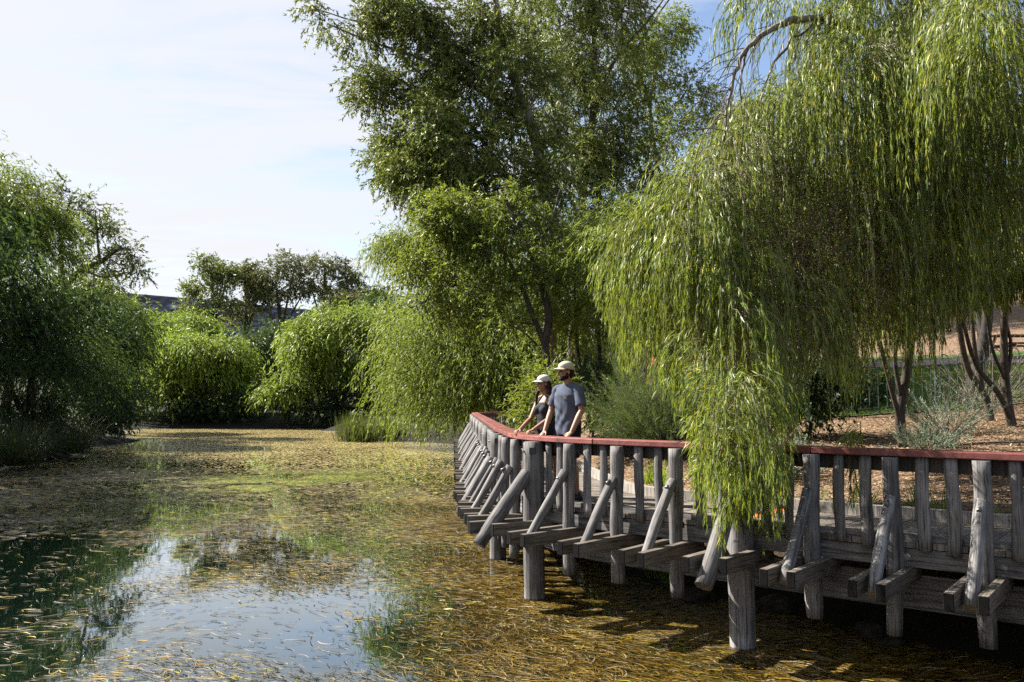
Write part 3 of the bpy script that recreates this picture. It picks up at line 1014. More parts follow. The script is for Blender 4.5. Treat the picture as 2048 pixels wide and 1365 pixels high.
def weeping_tree(name, label, cat, base, blobs, mat_leaf, n, per, length, leaf, trunks, bark='bark', group=None, droop=0.22, twigs=0.0, twig_r=0.006,
                 zmin=-0.25, spread=0.5, steps=9, inner=0.35, zfloor=None, jit=0.1, line=None, gaps=0.0, tress=1, leafdown=0.7):
    """blobs: (centre, radii, weight); shoots start on each mass and hang"""
    root = thing(name, label, cat, base, group)
    ws = np.array([b[2] for b in blobs], float)
    ws /= ws.sum()
    PP, DD = [], []
    for (c, r, _), wgt in zip(blobs, ws):
        m = max(4, int(n * wgt))
        d = sphere_dirs(m, zmin)
        rad = np.where(rng.random(m) < inner, rng.uniform(0.35, 0.95, m), rng.uniform(0.92, 1.05, m))[:, None]
        PP.append(np.asarray(c) + d * np.asarray(r) * rad)
        DD.append(d * np.array((1, 1, 0.55)) + np.array((0, 0, 0.15)))
    P, D = np.concatenate(PP), np.concatenate(DD)
    L = rng.uniform(length[0], length[1], len(P))
    if zfloor is not None:
        L = np.minimum(L, np.maximum(P[:, 2] - zfloor, 0.15) * rng.uniform(1.0, 1.4, len(P)) + 0.3)
    if line is not None:
        room = P[:, 2] - hang_floor(P, line)
        ok = room > 0.12
        P, D, L, room = P[ok], D[ok], L[ok], room[ok]
        L = np.minimum(L, room * rng.uniform(0.75, 1.12, len(P)) + 0.08)
    if gaps > 0:
        ok = ragged(P, (length[0] + length[1]) * 0.45) > gaps
        P, D, L = P[ok], D[ok], L[ok]
    if tress > 1:                                   # shoots grow in locks from shared branchlets
        m = len(P) // tress
        sel = rng.choice(len(P), m, replace=False)
        rep = np.repeat(sel, tress)
        P = P[rep] + rng.normal(0, 1, (len(rep), 3)) * np.array((0.055, 0.055, 0.09))
        D = unit(D[rep]) + rng.normal(0, 0.13, (len(rep), 3))
        L = L[rep] * rng.uniform(0.55, 1.1, len(rep))
    pts, dr = strands(P, D, L, steps, droop, jit)
    keep = None
    tipok = np.ones(len(P), bool)
    if line is not None:
        slack = rng.uniform(-0.25, 0.12, len(P))
        keep = lambda Q, i: Q[:, 2] > hang_floor(Q, line) + slack[i]
        tipok = pts[:, -2, 2] > hang_floor(pts[:, -2], line) + slack - 0.15
    elif zfloor is not None:
        keep = lambda Q, i: Q[:, 2] > zfloor + 0.05
    obj('crown', weep_leaves(pts, dr, per, leaf[0], leaf[1], spread, 0.0, leafdown, keep), mat_leaf, root)
    if twigs > 0 and len(P) * twigs > 60:
        idx = np.nonzero(tipok)[0]
        idx = rng.choice(idx, int(len(idx) * twigs), replace=False)
        obj('twigs', strand_tubes(pts, idx, twig_r * rng.uniform(0.5, 1.3, len(idx))), M['twig'], root)['kind'] = 'stuff'
    a = Acc()
    for path, r0, r1 in trunks:
        q = smooth_path(path, 5)
        a.add(*tube(q, np.linspace(r0, r1, len(q)), 8))
    if trunks:
        obj('trunk', a.get(), M[bark], root, smooth=True)
    return root


def gum_tree(name, label, cat, base, blobs, mat_leaf, clumps, per, csize, leaf, trunks, bark='bark', group=None, hang=0.5, twig=0.5, tw_r=0.02, gaps=0.36, twig_shoots=0.12):
    """blobs: (centre, radii, weight); leaves in open clumps at the ends of twigs"""
    root = thing(name, label, cat, base, group)
    ws = np.array([b[2] for b in blobs], float)
    ws /= ws.sum()
    A = Acc()
    PP, DD, KK = [], [], []
    tot = clumps * 5
    for (c, r, _), wgt in zip(blobs, ws):
        m = max(6, int(tot * wgt))
        d = sphere_dirs(m, -0.75)
        rad = rng.uniform(0.15, 1.0, m) ** 0.5
        p = np.asarray(c) + d * np.asarray(r) * rad[:, None]
        keep = ragged(p, csize * 1.6) > gaps
        p, d = p[keep], d[keep]
        PP.append(p)
        DD.append(d + np.array((0, 0, 0.1)) + rng.normal(0, 0.45, p.shape))
        for k in range(min(len(p), int(3 + m * twig * 0.04))):
            a0 = np.asarray(c) - np.array((0, 0, r[2] * 0.35))
            midp = a0 * 0.45 + p[k] * 0.55 + rng.normal(0, 0.12, 3) * r
            A.add(*tube(np.array((a0, midp, p[k])), np.array((tw_r, tw_r * 0.6, tw_r * 0.25)), 4, False))
    P, D = np.concatenate(PP), np.concatenate(DD)
    L = rng.uniform(0.7, 1.5, len(P)) * csize * 1.35
    pts, dr = strands(P, D, L, 5, 0.10 + 0.28 * hang, 0.12)
    nl = max(6, per // 5)
    V, F = weep_leaves(pts, dr, nl, leaf[0], leaf[1], 0.62, 0.1, 0.25 + 0.8 * hang)
    obj('crown', (V, F), mat_leaf, root)
    if int(len(P) * twig_shoots) >= 40:
        idx = rng.choice(len(P), int(len(P) * twig_shoots), replace=False)
        obj('twigs', strand_tubes(pts, idx, np.full(len(idx), tw_r * 0.28)), M['twig'], root)['kind'] = 'stuff'
    for path, r0, r1 in trunks:
        q = smooth_path(path, 5)
        A.add(*tube(q, np.linspace(r0, r1, len(q)), 8))
    obj('trunk', A.get(), M[bark], root, smooth=True)
    return root


def E(px, py, d, rx, rz, ry=None, wgt=None):
    """a crown mass read off the photograph: centre at (px,py), distance d, half-sizes in its pixels"""
    c = at(px, py, d)
    k = d / F_PX
    r = np.array((rx * k, (ry if ry is not None else (rx + rz) * 0.5 * k), rz * k))
    return (c, r, wgt if wgt is not None else rx * rz)


def foot(px, d, sink=0.15):
    X = (px - 1024) / F_PX * d
    return np.array((X, d, float(land(X, d)) - sink))


def masses(blobs, n, k, zmin=-0.35, core=True):
    out = []
    for c, r, wgt in blobs:
        ls = lobes(c, r, n, k, zmin)
        if core:
            out.append((c, np.asarray(r) * 0.72, wgt * 0.5))
        for cc, rr in ls:
            out.append((cc, rr, wgt / n))
    return out

# ------------------------------------------------------------------ the weeping trees beside the boardwalk
def path_px(*pts):
    return [at(*p) for p in pts]


WL = (0.115, 0.0108)
HANG = [(1150, 480), (1195, 580), (1225, 670), (1260, 750), (1300, 720), (1340, 770), (1375, 840), (1395, 1060), (1440, 1140), (1475, 990), (1505, 1060), (1530, 1220), (1560, 1090), (1580, 930),
        (1600, 800), (1640, 720), (1690, 860), (1712, 1060), (1732, 930), (1760, 740), (1800, 720), (1860, 780), (1900, 640), (1960, 600), (2048, 610), (2200, 640)]
bA = foot(1805, 14.0)
blobs = [E(1590, 390, 11.2, 170, 170, 1.5, 1.5), E(1375, 540, 10.0, 85, 110, 1.1, 0.95), E(1480, 600, 9.9, 130, 110, 1.1, 0.9), E(1690, 330, 11.7, 180, 180, 1.6, 1.1),
         E(1480, 360, 10.4, 75, 75, 1.0, 0.6), E(1660, 530, 11.6, 190, 120, 1.5, 1.0), E(1330, 640, 10.0, 45, 55, 0.8, 0.22), E(1300, 500, 10.2, 45, 45, 0.6, 0.18), E(1420, 440, 10.0, 80, 80, 0.9, 0.6),
         E(1440, 720, 8.9, 75, 110, 0.6, 0.24), E(1470, 830, 8.3, 65, 90, 0.45, 0.17), E(1520, 900, 8.1, 30, 80, 0.25, 0.08), E(1425, 880, 8.2, 30, 70, 0.25, 0.08), E(1610, 700, 11.0, 90, 90, 0.9, 0.22), E(1715, 870, 8.6, 20, 50, 0.25, 0.03),
         E(1700, 260, 10.2, 110, 120, 0.9, 0.7), E(1800, 420, 10.4, 100, 130, 0.9, 0.65), E(1590, 240, 10.2, 90, 70, 0.8, 0.45), E(1690, 520, 10.0, 90, 90, 0.8, 0.45),
         E(1525, 970, 8.1, 24, 90, 0.22, 0.20), E(1430, 950, 8.1, 34, 70, 0.25, 0.10), E(1475, 900, 8.2, 40, 60, 0.25, 0.08), E(1718, 900, 8.5, 18, 60, 0.2, 0.045),
         E(1780, 570, 11.2, 110, 80, 1.2, 0.5), E(1670, 640, 11.2, 80, 70, 1.0, 0.35), E(1860, 620, 12.0, 70, 70, 1.0, 0.25)]
limb = path_px((1985, 420, 13.6), (1935, 220, 12.6), (1850, 100, 11.8), (1740, 68, 11.1), (1640, 38, 10.6), (1560, 52, 10.2), (1497, 95, 9.9), (1462, 180, 9.8), (1448, 290, 9.7))
limb2 = path_px((1740, 68, 11.1), (1690, 110, 10.8), (1640, 190, 10.4), (1600, 280, 10.2))
limb3 = path_px((1497, 95, 9.9), (1480, 170, 10.0), (1488, 260, 10.1), (1470, 380, 10.2))
limb4 = path_px((1640, 38, 10.6), (1560, 110, 10.5), (1500, 230, 10.5), (1420, 330, 10.6), (1350, 430, 10.6))
tA = weeping_tree('weeping_tree', 'bright green weeping tree hanging over the handrail, its sprays reaching down to the beams', 'tree', bA, blobs, M['willow_near'], 9200, 33, (0.7, 1.9), WL,
                  [(path_px((1808, 900, 14.0), (1800, 830, 14.0), (1812, 750, 14.0), (1828, 640, 13.8), (1850, 500, 13.4), (1860, 330, 12.8), (1850, 100, 11.8)), 0.085, 0.05),
                   (path_px((1802, 895, 14.0), (1798, 840, 13.9), (1778, 760, 13.7), (1752, 660, 13.2), (1700, 520, 12.3), (1610, 420, 11.4)), 0.05, 0.02),
                   (path_px((1803, 800, 14.0), (1790, 720, 13.9), (1800, 640, 13.6), (1790, 500, 13.2)), 0.04, 0.02),
                   ],
                  twigs=0.30, twig_r=0.0042, zmin=-0.2, inner=0.3, steps=11, droop=0.52, spread=0.26, jit=0.06, line=HANG, tress=8, leafdown=1.05, gaps=0.24)
a_ = Acc()
for pth, ra, rb in ((limb[2:], 0.07, 0.010), (limb2, 0.028, 0.006), (limb3, 0.016, 0.005), (limb4, 0.02, 0.005)):
    q_ = smooth_path(pth, 6)
    a_.add(*tube(q_ + rng.normal(0, 0.012, q_.shape), np.linspace(ra, rb, len(q_)) * rng.uniform(0.85, 1.15, len(q_)), 8))
obj('arched_limb', a_.get(), M['bark_pale'], tA, smooth=True)
# bare drooping twigs from the arched limb
ql = smooth_path(limb[3:], 8)
st = ql[rng.integers(0, len(ql), 46)]
pts, dr = strands(st, np.array((-0.55, -0.1, -0.15)) + rng.normal(0, 0.4, (46, 3)), rng.uniform(0.7, 2.0, 46), 10, 0.42, 0.08)
obj('bare_twigs', strand_tubes(pts, np.arange(46), rng.uniform(0.004, 0.010, 46), 3), M['twig'], tA)
# brown seed capsules among the leaves
bl = [E(1540, 430, 9.3, 110, 130, 0.45), E(1620, 390, 9.5, 110, 130, 0.45), E(1500, 310, 9.7, 70, 70, 0.5), E(1560, 560, 9.1, 120, 120, 0.4), E(1690, 500, 9.4, 110, 140, 0.4), E(1790, 430, 9.8, 100, 140, 0.45)]
Pp = []
for c, r, _ in bl:
    st = c + sphere_dirs(150) * r * rng.random((150, 1)) ** 0.4
    pts, dr = strands(st, rng.normal(0, 1, (150, 3)) * 0.5 + DOWN, rng.uniform(0.3, 1.0, 150), 6, 0.4)
    i = rng.integers(0, 150, 3600)
    k = rng.integers(0, 7, 3600)
    Pp.append(pts[i, k] + rng.normal(0, 0.022, (3600, 3)))
Pp = np.concatenate(Pp)
obj('seed_capsules', rhomb(Pp, rng.normal(0, 1, Pp.shape), 0.020, 0.016, bend=0.3), M['seed'], tA)

bB = foot(2030, 15.0)
blobs = [E(1960, 130, 9.8, 190, 170, 1.6, 1.1), E(1880, 380, 11.4, 170, 170, 1.6, 0.9), E(2060, 330, 10.4, 150, 200, 1.6, 0.9), E(2010, 520, 12.2, 130, 120, 1.4, 0.5), E(1800, 30, 10.6, 150, 60, 1.1, 0.40), E(1620, -20, 10.3, 130, 36, 0.7, 0.22),
         E(1850, 560, 12.6, 90, 90, 1.2, 0.28), E(2000, 60, 7.6, 60, 90, 0.5, 0.25), E(1720, 150, 9.6, 60, 60, 0.4, 0.16), E(1960, 560, 12.6, 110, 70, 1.2, 0.35), E(2050, 560, 12.2, 80, 80, 1.2, 0.3)]
weeping_tree('weeping_tree', 'weeping tree with twisting bare forked stems, nearest the right edge of the mulch bed', 'tree', bB, blobs, M['willow_near'], 6400, 32, (0.7, 1.7), WL,
             [(path_px((2032, 885, 15.0), (2018, 820, 15.0), (2010, 745, 15.0), (2008, 650, 14.8), (2015, 500, 14.2), (2000, 330, 13.2), (1975, 180, 11.8)), 0.085, 0.03),
              (path_px((2022, 840, 15.0), (1995, 785, 14.8), (1955, 735, 14.5), (1930, 660, 14.2), (1905, 540, 13.6), (1880, 400, 12.8)), 0.055, 0.02),
              (path_px((2010, 760, 15.0), (1985, 700, 14.8), (1972, 620, 14.5), (1955, 500, 14)), 0.035, 0.015),
              (path_px((2016, 745, 15.0), (2022, 690, 14.9), (2012, 620, 14.7), (2035, 480, 14)), 0.035, 0.015),
              (path_px((1975, 180, 11.8), (1930, 250, 11.4), (1880, 260, 11), (1840, 330, 10.7)), 0.04, 0.01),
              (path_px((1975, 180, 11.8), (1940, 240, 11.2), (1935, 330, 11), (1950, 430, 10.8)), 0.035, 0.01)],
             twigs=0.30, twig_r=0.0045, steps=11, droop=0.52, spread=0.26, jit=0.06, line=HANG, tress=8, leafdown=1.05, gaps=0.24)
# a weeping tree behind, its grey-brown stem leaning left
bC = foot(1982, 16.2)
weeping_tree('weeping_tree', 'weeping tree with one pale brown trunk bending left, behind the forked stems', 'tree', bC,
             [E(1860, 480, 15.0, 140, 110, 2.0, 1.0), E(1960, 420, 15.5, 130, 120, 2.0, 0.8), E(1760, 560, 14.5, 110, 70, 1.6, 0.6)], M['willow_near'], 1100, 36, (0.8, 2.0), (0.12, 0.015),
             [(path_px((1984, 868, 16.2), (1976, 810, 16.2), (1962, 780, 16.1), (1935, 735, 15.9), (1918, 650, 15.6), (1900, 520, 15.2), (1870, 400, 15)), 0.075, 0.035),
              (path_px((1966, 785, 16.1), (1950, 700, 16), (1945, 600, 15.8), (1960, 450, 15.4)), 0.045, 0.02)],
             bark='bark', twigs=0.2, twig_r=0.006, steps=9, line=HANG, tress=6, leafdown=0.9)
bD = foot(1935, 18.6)
gum_tree('gum_tree', 'thick dark leaning trunk of a gum tree beside the hooped metal fence', 'tree', bD,
         [E(1990, 330, 19, 110, 130, 2.2, 1), E(2060, 200, 20, 130, 160, 2.4, 1), E(1900, 200, 20, 120, 120, 2.4, 1)], M['gum'], 260, 90, 0.5, (0.12, 0.024),
         [(path_px((1925, 850, 18.6), (1945, 770, 18.6), (1968, 680, 18.7), (1978, 560, 18.8), (1990, 380, 19), (2010, 200, 19.5)), 0.17, 0.08),
          (path_px((1968, 680, 18.7), (1955, 600, 18.9), (1945, 480, 19), (1910, 250, 19.8)), 0.12, 0.05)], bark='bark_dark')

# ------------------------------------------------------------------ the tall gums over the bend
bG1 = foot(1102, 27.0)
g1 = [E(650, 35, 27, 48, 34, 1.0, 1.1), E(720, 60, 27, 60, 36, 1.0, 1.5), E(790, 20, 27, 60, 50, 1.2, 1.8), E(850, 80, 27, 55, 55, 1.4, 2.0), E(720, 175, 27, 34, 30, 0.8, 0.9), E(770, 190, 27, 50, 34, 0.9, 1.2), E(740, 215, 27, 50, 20, 0.7, 0.7),
      E(850, 170, 27, 40, 50, 1.2, 1.1), E(800, 290, 27, 42, 38, 1.0, 1.2), E(860, 270, 26, 60, 70, 1.4, 2.6), E(935, 150, 27, 75, 95, 1.8, 4.2), E(930, 310, 26, 90, 90, 1.8, 4.6), E(1010, 60, 27, 90, 90, 2.0, 4.2), E(1040, 230, 26.5, 90, 110, 2.0, 5.0),
      E(820, 370, 26, 50, 50, 1.2, 1.5), E(790, 330, 27, 34, 30, 0.9, 0.8), E(845, 340, 26, 55, 50, 1.3, 1.5), E(880, 390, 25.5, 50, 40, 1.2, 1.2), E(930, 420, 26, 80, 60, 1.6, 3.0), E(1060, 380, 26, 80, 80, 1.6, 3.4)]
gum_tree('gum_tree', 'tallest gum tree over the bend, with long limbs reaching out left against the sky', 'tree', bG1, masses(g1, 6, 0.55), M['gum'], 2300, 110, 0.52, (0.15, 0.042),
         [(path_px((1104, 830, 27), (1100, 640, 27), (1108, 480, 27), (1095, 380, 27), (1060, 250, 27), (1010, 100, 27), (980, -60, 27)), 0.26, 0.11),
          (path_px((1060, 250, 27), (960, 180, 27), (920, 155, 27), (860, 105, 27), (820, 55, 27), (770, 20, 27), (720, -30, 27)), 0.14, 0.035),
          (path_px((920, 155, 27), (850, 120, 27), (790, 100, 27), (720, 75, 27), (660, 50, 27)), 0.07, 0.02),
          (path_px((820, 55, 27), (760, 50, 27), (700, 40, 27), (640, 20, 27)), 0.05, 0.015),
          (path_px((1000, 330, 26.8), (930, 240, 27), (860, 200, 27), (830, 215, 27), (800, 228, 27), (750, 215, 27), (700, 190, 27)), 0.08, 0.015),
          (path_px((1098, 400, 27), (1020, 350, 26.5), (940, 330, 26), (860, 300, 26)), 0.09, 0.02)],
         bark='bark_pale', hang=0.5, twig=0.6, gaps=0.47, tw_r=0.022)
bG2 = foot(1150, 33.0)
g2 = [E(1120, 30, 33, 90, 100, 2.4, 3.4), E(1210, 130, 33, 95, 130, 2.6, 4.4), E(1120, 200, 33, 85, 120, 2.4, 3.4), E(1240, 300, 33, 95, 120, 2.4, 4.0), E(1140, 360, 33, 90, 100, 2.4, 3.2), E(1230, 20, 33, 60, 60, 1.6, 1.4), E(1270, 430, 33, 90, 110, 2.4, 3), E(1150, 480, 33, 90, 90, 2.2, 3)]
gum_tree('gum_tree', 'broad shaded gum tree with dense dark foliage, behind the tallest one', 'tree', bG2, masses(g2, 6, 0.55), M['gum'], 1950, 110, 0.62, (0.17, 0.036),
         [(path_px((1148, 830, 33), (1145, 690, 33), (1160, 560, 33), (1165, 400, 33), (1185, 240, 33), (1190, 60, 33), (1200, -60, 33)), 0.24, 0.1),
          (path_px((1185, 240, 33), (1230, 120, 33), (1290, 50, 33), (1330, -5, 33)), 0.09, 0.03), (path_px((1160, 500, 33), (1220, 400, 33), (1260, 300, 33)), 0.09, 0.03)],
         bark='bark_pale', hang=0.5, twig=0.4, gaps=0.45)
bG3 = foot(1335, 42.0)
g3 = [E(1325, 85, 42, 52, 44, 1.8, 2.2), E(1285, 110, 42, 40, 40, 1.5, 1.0), E(1360, 60, 42, 28, 30, 1, 0.7), E(1290, 190, 42, 50, 50, 1.8, 1.5), E(1380, 190, 42, 55, 50, 1.8, 1.6), E(1330, 290, 42, 80, 80, 2.4, 2.4), E(1440, 260, 42, 50, 60, 1.8, 1.2)]
gum_tree('gum_tree', 'small sunlit round topped gum tree beside the patch of blue sky', 'tree', bG3, masses(g3, 5, 0.5), M['gum_yellow'], 420, 90, 0.65, (0.19, 0.05),
         [(path_px((1335, 860, 42), (1330, 600, 42), (1320, 380, 42), (1300, 220, 42), (1320, 110, 42)), 0.2, 0.06), (path_px((1300, 220, 42), (1275, 110, 42), (1310, 40, 42), (1345, -10, 42)), 0.08, 0.04)], bark='bark', hang=0.35, twig=0.5)

bG4 = foot(1094, 22.0)
g4 = [E(860, 450, 23, 55, 50, 1.2, 1.8), E(930, 470, 23, 65, 60, 1.4, 2.2), E(900, 560, 23, 45, 40, 1.0, 0.9), E(850, 530, 23, 40, 35, 0.9, 0.8), E(845, 610, 23, 45, 35, 1.0, 1.0), E(1010, 520, 22.5, 60, 55, 1.3, 1.5), E(1040, 440, 22.5, 70, 60, 1.4, 2.0), E(1000, 640, 22, 40, 28, 0.9, 0.5), E(900, 630, 23, 36, 26, 0.8, 0.5), E(1090, 560, 22, 40, 45, 1.0, 0.8), E(960, 590, 22.5, 40, 26, 0.8, 0.5)]
gum_tree('gum_tree', 'slender gum tree forked low behind the couple, with yellow green leaves', 'tree', bG4, masses(g4, 5, 0.55), M['gum_yellow'], 850, 95, 0.45, (0.12, 0.036),
         [(path_px((1097, 840, 22), (1092, 730, 22), (1090, 690, 22), (1098, 630, 22), (1078, 560, 22), (1062, 510, 22), (1040, 460, 22.3), (1000, 380, 22.6)), 0.14, 0.05),
          (path_px((1090, 690, 22), (1065, 630, 22), (1045, 580, 22), (1010, 510, 22.4), (960, 470, 22.8), (880, 450, 23)), 0.085, 0.02),
          (path_px((1075, 650, 22), (1000, 640, 22.4), (930, 625, 22.8), (860, 610, 23)), 0.03, 0.01), (path_px((1085, 700, 22), (1030, 655, 22.1), (960, 650, 22.3)), 0.03, 0.01),
          (path_px((1062, 510, 22), (1100, 450, 22.3), (1120, 380, 22.6)), 0.06, 0.02)],
         bark='bark', hang=0.5, twig=0.6, gaps=0.46)

# ------------------------------------------------------------------ weeping trees of the middle distance
bM1 = foot(960, 53.0)
m1 = [E(947, 620, 47, 95, 60, 2.6, 2.2), E(872, 690, 46, 62, 60, 2.2, 1.4), E(1042, 660, 47, 95, 70, 2.6, 2.0), E(972, 740, 45.5, 110, 60, 2.4, 2.0), E(882, 770, 47, 60, 50, 1.6, 1.2), E(892, 825, 47, 55, 36, 1.6, 0.8), E(962, 800, 45, 60, 40, 1.8, 0.9), E(1042, 780, 45, 60, 50, 1.8, 0.9), E(1082, 560, 49, 90, 60, 2.6, 1.2), E(1122, 700, 46, 60, 70, 2.0, 1.0)]
weeping_tree('weeping_tree', 'wide yellow green weeping tree whose skirts touch the pond behind the far handrail', 'tree', bM1, masses(m1, 7, 0.45), M['willow_mid'], 6000, 22, (1.4, 5.5), (0.24, 0.045),
             [(path_px((970, 850, 53), (960, 760, 50), (930, 660, 48), (900, 590, 47)), 0.3, 0.08), (path_px((960, 760, 50), (1010, 660, 48), (1040, 580, 48)), 0.2, 0.06)], zfloor=0.02, steps=8, droop=0.28, twigs=0.05, twig_r=0.012)
bM2 = foot(1010, 58.0)
weeping_tree('weeping_tree', 'weeping tree overhanging left against the sky above the wide one', 'tree', bM2, masses([E(800, 495, 50, 36, 22, 1.3, 0.7), E(850, 510, 50, 60, 42, 2, 1.2), E(900, 520, 51, 70, 50, 2.4, 1.2), E(980, 540, 52, 90, 60, 2.6, 1.4)], 6, 0.45),
             M['willow_mid'], 1900, 18, (1.0, 3.2), (0.26, 0.05),
             [(path_px((1005, 850, 58), (1000, 700, 56), (960, 590, 54), (880, 560, 52), (820, 510, 50), (750, 470, 50)), 0.34, 0.05), (path_px((960, 590, 54), (1000, 520, 53), (990, 470, 52)), 0.2, 0.06)], bark='bark_dark', steps=8, droop=0.3, twigs=0.08, twig_r=0.012)
bM3 = foot(1190, 25.0)
weeping_tree('weeping_tree', 'shaded weeping tree on thin stems right behind the man', 'tree', bM3, masses([E(1180, 560, 26, 75, 90, 1.8, 1.6), E(1140, 640, 25, 60, 70, 1.4, 1), E(1220, 640, 24.5, 55, 70, 1.3, 1), E(1250, 520, 27, 70, 110, 2.0, 1.4)], 6, 0.5),
             M['willow_mid'], 1700, 24, (0.8, 2.0), (0.15, 0.026),
             [(path_px((1190, 880, 24), (1196, 800, 24), (1200, 720, 24.4), (1190, 600, 25), (1180, 480, 26)), 0.085, 0.04), (path_px((1186, 880, 24), (1172, 800, 24), (1158, 720, 24.6), (1150, 620, 25.4), (1150, 500, 26)), 0.07, 0.03)],
             bark='bark_dark', steps=8, droop=0.25, twigs=0.1, twig_r=0.007)
bM4 = foot(1258, 20.0)
weeping_tree('weeping_tree', 'dark straight stemmed weeping tree left of the needle leaved bush', 'tree', bM4, masses([E(1262, 600, 21, 60, 60, 1.2, 1), E(1230, 520, 22, 60, 60, 1.4, 1), E(1310, 500, 22, 70, 80, 1.4, 1)], 5, 0.5), M['willow_mid'], 800, 24, (0.7, 1.6), (0.14, 0.022),
             [(path_px((1252, 890, 20), (1258, 800, 20), (1254, 720, 20.2), (1245, 620, 20.8), (1240, 500, 21.5)), 0.14, 0.05), (path_px((1255, 740, 20.2), (1290, 640, 20.8), (1310, 520, 21.5)), 0.07, 0.03)], bark='bark_dark', steps=8)

# ------------------------------------------------------------------ trees across the pond
def far_weep(name, label, px, d, blobs, n, per=10, length=(1.2, 3.4), leaf=(0.42, 0.11), m='willow_far', k=7, bark='bark_dark', size=0.22, zf=0.02, trunk_top=None):
    b = foot(px, d)
    big = max(blobs, key=lambda q: q[2])
    top = big[0]
    tr = [(np.array((b, b * 0.6 + top * 0.4 + np.array((0.4, 0, 0)), top)), size, size * 0.3)]
    for q in blobs[1:4]:
        tr.append((np.array((b * 0.7 + top * 0.3, (b + q[0]) * 0.5 + np.array((0, 0, 0.8)), q[0])), size * 0.5, size * 0.15))
    return weeping_tree('weeping_tree', label, 'tree', b, masses(blobs, k, 0.42), M[m], n, per, length, leaf, tr, bark=bark, zfloor=zf, steps=7, droop=0.3, group=None, gaps=0.22)


far_weep('w', 'bright weeping tree on the far bank, left of centre, spilling down to the water', 400, 86, [E(395, 735, 84, 84, 56, 4, 2.2), E(310, 775, 83, 46, 52, 3, 1.0), E(450, 722, 84, 40, 34, 2.6, 0.8), E(345, 712, 85, 36, 36, 2.4, 0.7), E(350, 800, 82, 60, 40, 2.6, 0.8), E(430, 770, 85, 60, 50, 3, 0.8)], 5000, 10)
far_weep('w', 'large rounded weeping tree on the far bank, right of centre, dark beneath', 680, 86, [E(695, 665, 82, 74, 46, 4, 2.2), E(625, 705, 81, 42, 46, 3, 1.2), E(755, 670, 82, 46, 46, 3, 1.2), E(604, 765, 80, 28, 36, 2, 0.7), E(655, 750, 82, 45, 45, 2.5, 0.6), E(740, 760, 83, 50, 50, 2.5, 0.6)], 5000, 10)
far_weep('w', 'rounded weeping tree set back at the left of the far bank, below the rock wall', 335, 100, [E(340, 680, 98, 50, 36, 4, 1.5), E(385, 655, 98, 36, 22, 3, 0.8), E(295, 705, 98, 30, 40, 3, 0.8)], 2400, 10)
far_weep('w', 'small tree drooping alone over the water between the two big rounded ones', 572, 80.5, [E(570, 785, 78.5, 26, 18, 1.2, 1.0), E(545, 790, 78.5, 16, 12, 0.8, 0.5)], 420, 10, (1.0, 3.4), size=0.12)
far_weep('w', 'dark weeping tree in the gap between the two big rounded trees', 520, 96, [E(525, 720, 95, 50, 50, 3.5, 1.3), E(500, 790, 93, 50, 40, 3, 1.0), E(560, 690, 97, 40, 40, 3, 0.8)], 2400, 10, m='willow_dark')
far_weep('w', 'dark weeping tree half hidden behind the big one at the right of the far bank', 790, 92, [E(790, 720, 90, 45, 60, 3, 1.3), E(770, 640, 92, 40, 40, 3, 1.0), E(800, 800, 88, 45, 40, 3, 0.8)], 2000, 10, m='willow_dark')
far_weep('w', 'yellow green weeping tree leaning out left of the bright one on the far bank', 255, 90, [E(250, 700, 88, 40, 40, 3, 1), E(265, 780, 86, 38, 44, 2.6, 1)], 1500, 10)
# left bank
for X_, Y_, lab in ((-22.5, 25.5, 'tall shady weeping tree on the left bank nearest the viewer'), (-25.5, 34, 'tall shady weeping tree on the left bank, second from the viewer')):
    px_c = 1024 + X_ / Y_ * F_PX
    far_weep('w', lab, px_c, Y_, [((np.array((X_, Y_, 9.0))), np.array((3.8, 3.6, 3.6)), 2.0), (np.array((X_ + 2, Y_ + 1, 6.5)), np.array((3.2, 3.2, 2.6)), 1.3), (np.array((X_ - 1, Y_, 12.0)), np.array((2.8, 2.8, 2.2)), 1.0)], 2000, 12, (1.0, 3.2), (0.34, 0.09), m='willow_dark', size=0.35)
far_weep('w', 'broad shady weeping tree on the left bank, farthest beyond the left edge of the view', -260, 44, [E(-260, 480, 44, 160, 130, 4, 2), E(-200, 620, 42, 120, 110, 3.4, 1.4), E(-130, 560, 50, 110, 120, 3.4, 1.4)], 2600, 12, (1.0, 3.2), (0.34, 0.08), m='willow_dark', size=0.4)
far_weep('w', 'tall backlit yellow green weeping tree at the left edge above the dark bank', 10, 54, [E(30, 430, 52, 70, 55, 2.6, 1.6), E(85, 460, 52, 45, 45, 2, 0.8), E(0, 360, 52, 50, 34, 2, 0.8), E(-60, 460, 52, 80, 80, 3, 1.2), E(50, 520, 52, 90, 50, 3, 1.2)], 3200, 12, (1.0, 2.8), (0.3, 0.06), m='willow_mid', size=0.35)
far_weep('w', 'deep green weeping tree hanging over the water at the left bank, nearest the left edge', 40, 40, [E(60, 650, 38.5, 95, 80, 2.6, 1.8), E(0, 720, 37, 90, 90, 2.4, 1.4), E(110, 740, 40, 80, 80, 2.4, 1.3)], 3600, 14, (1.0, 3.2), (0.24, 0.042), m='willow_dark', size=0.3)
far_weep('w', 'dark green weeping tree on the left bank whose boughs dip into the water', 190, 58, [E(170, 660, 55, 90, 70, 2.8, 1.6), E(215, 740, 56, 62, 80, 2.6, 1.2), E(190, 800, 52, 60, 50, 1.8, 0.8), E(110, 620, 52, 60, 40, 2.2, 0.6)], 3600, 12, (1.0, 3.2), (0.3, 0.055), m='willow_dark', size=0.3)
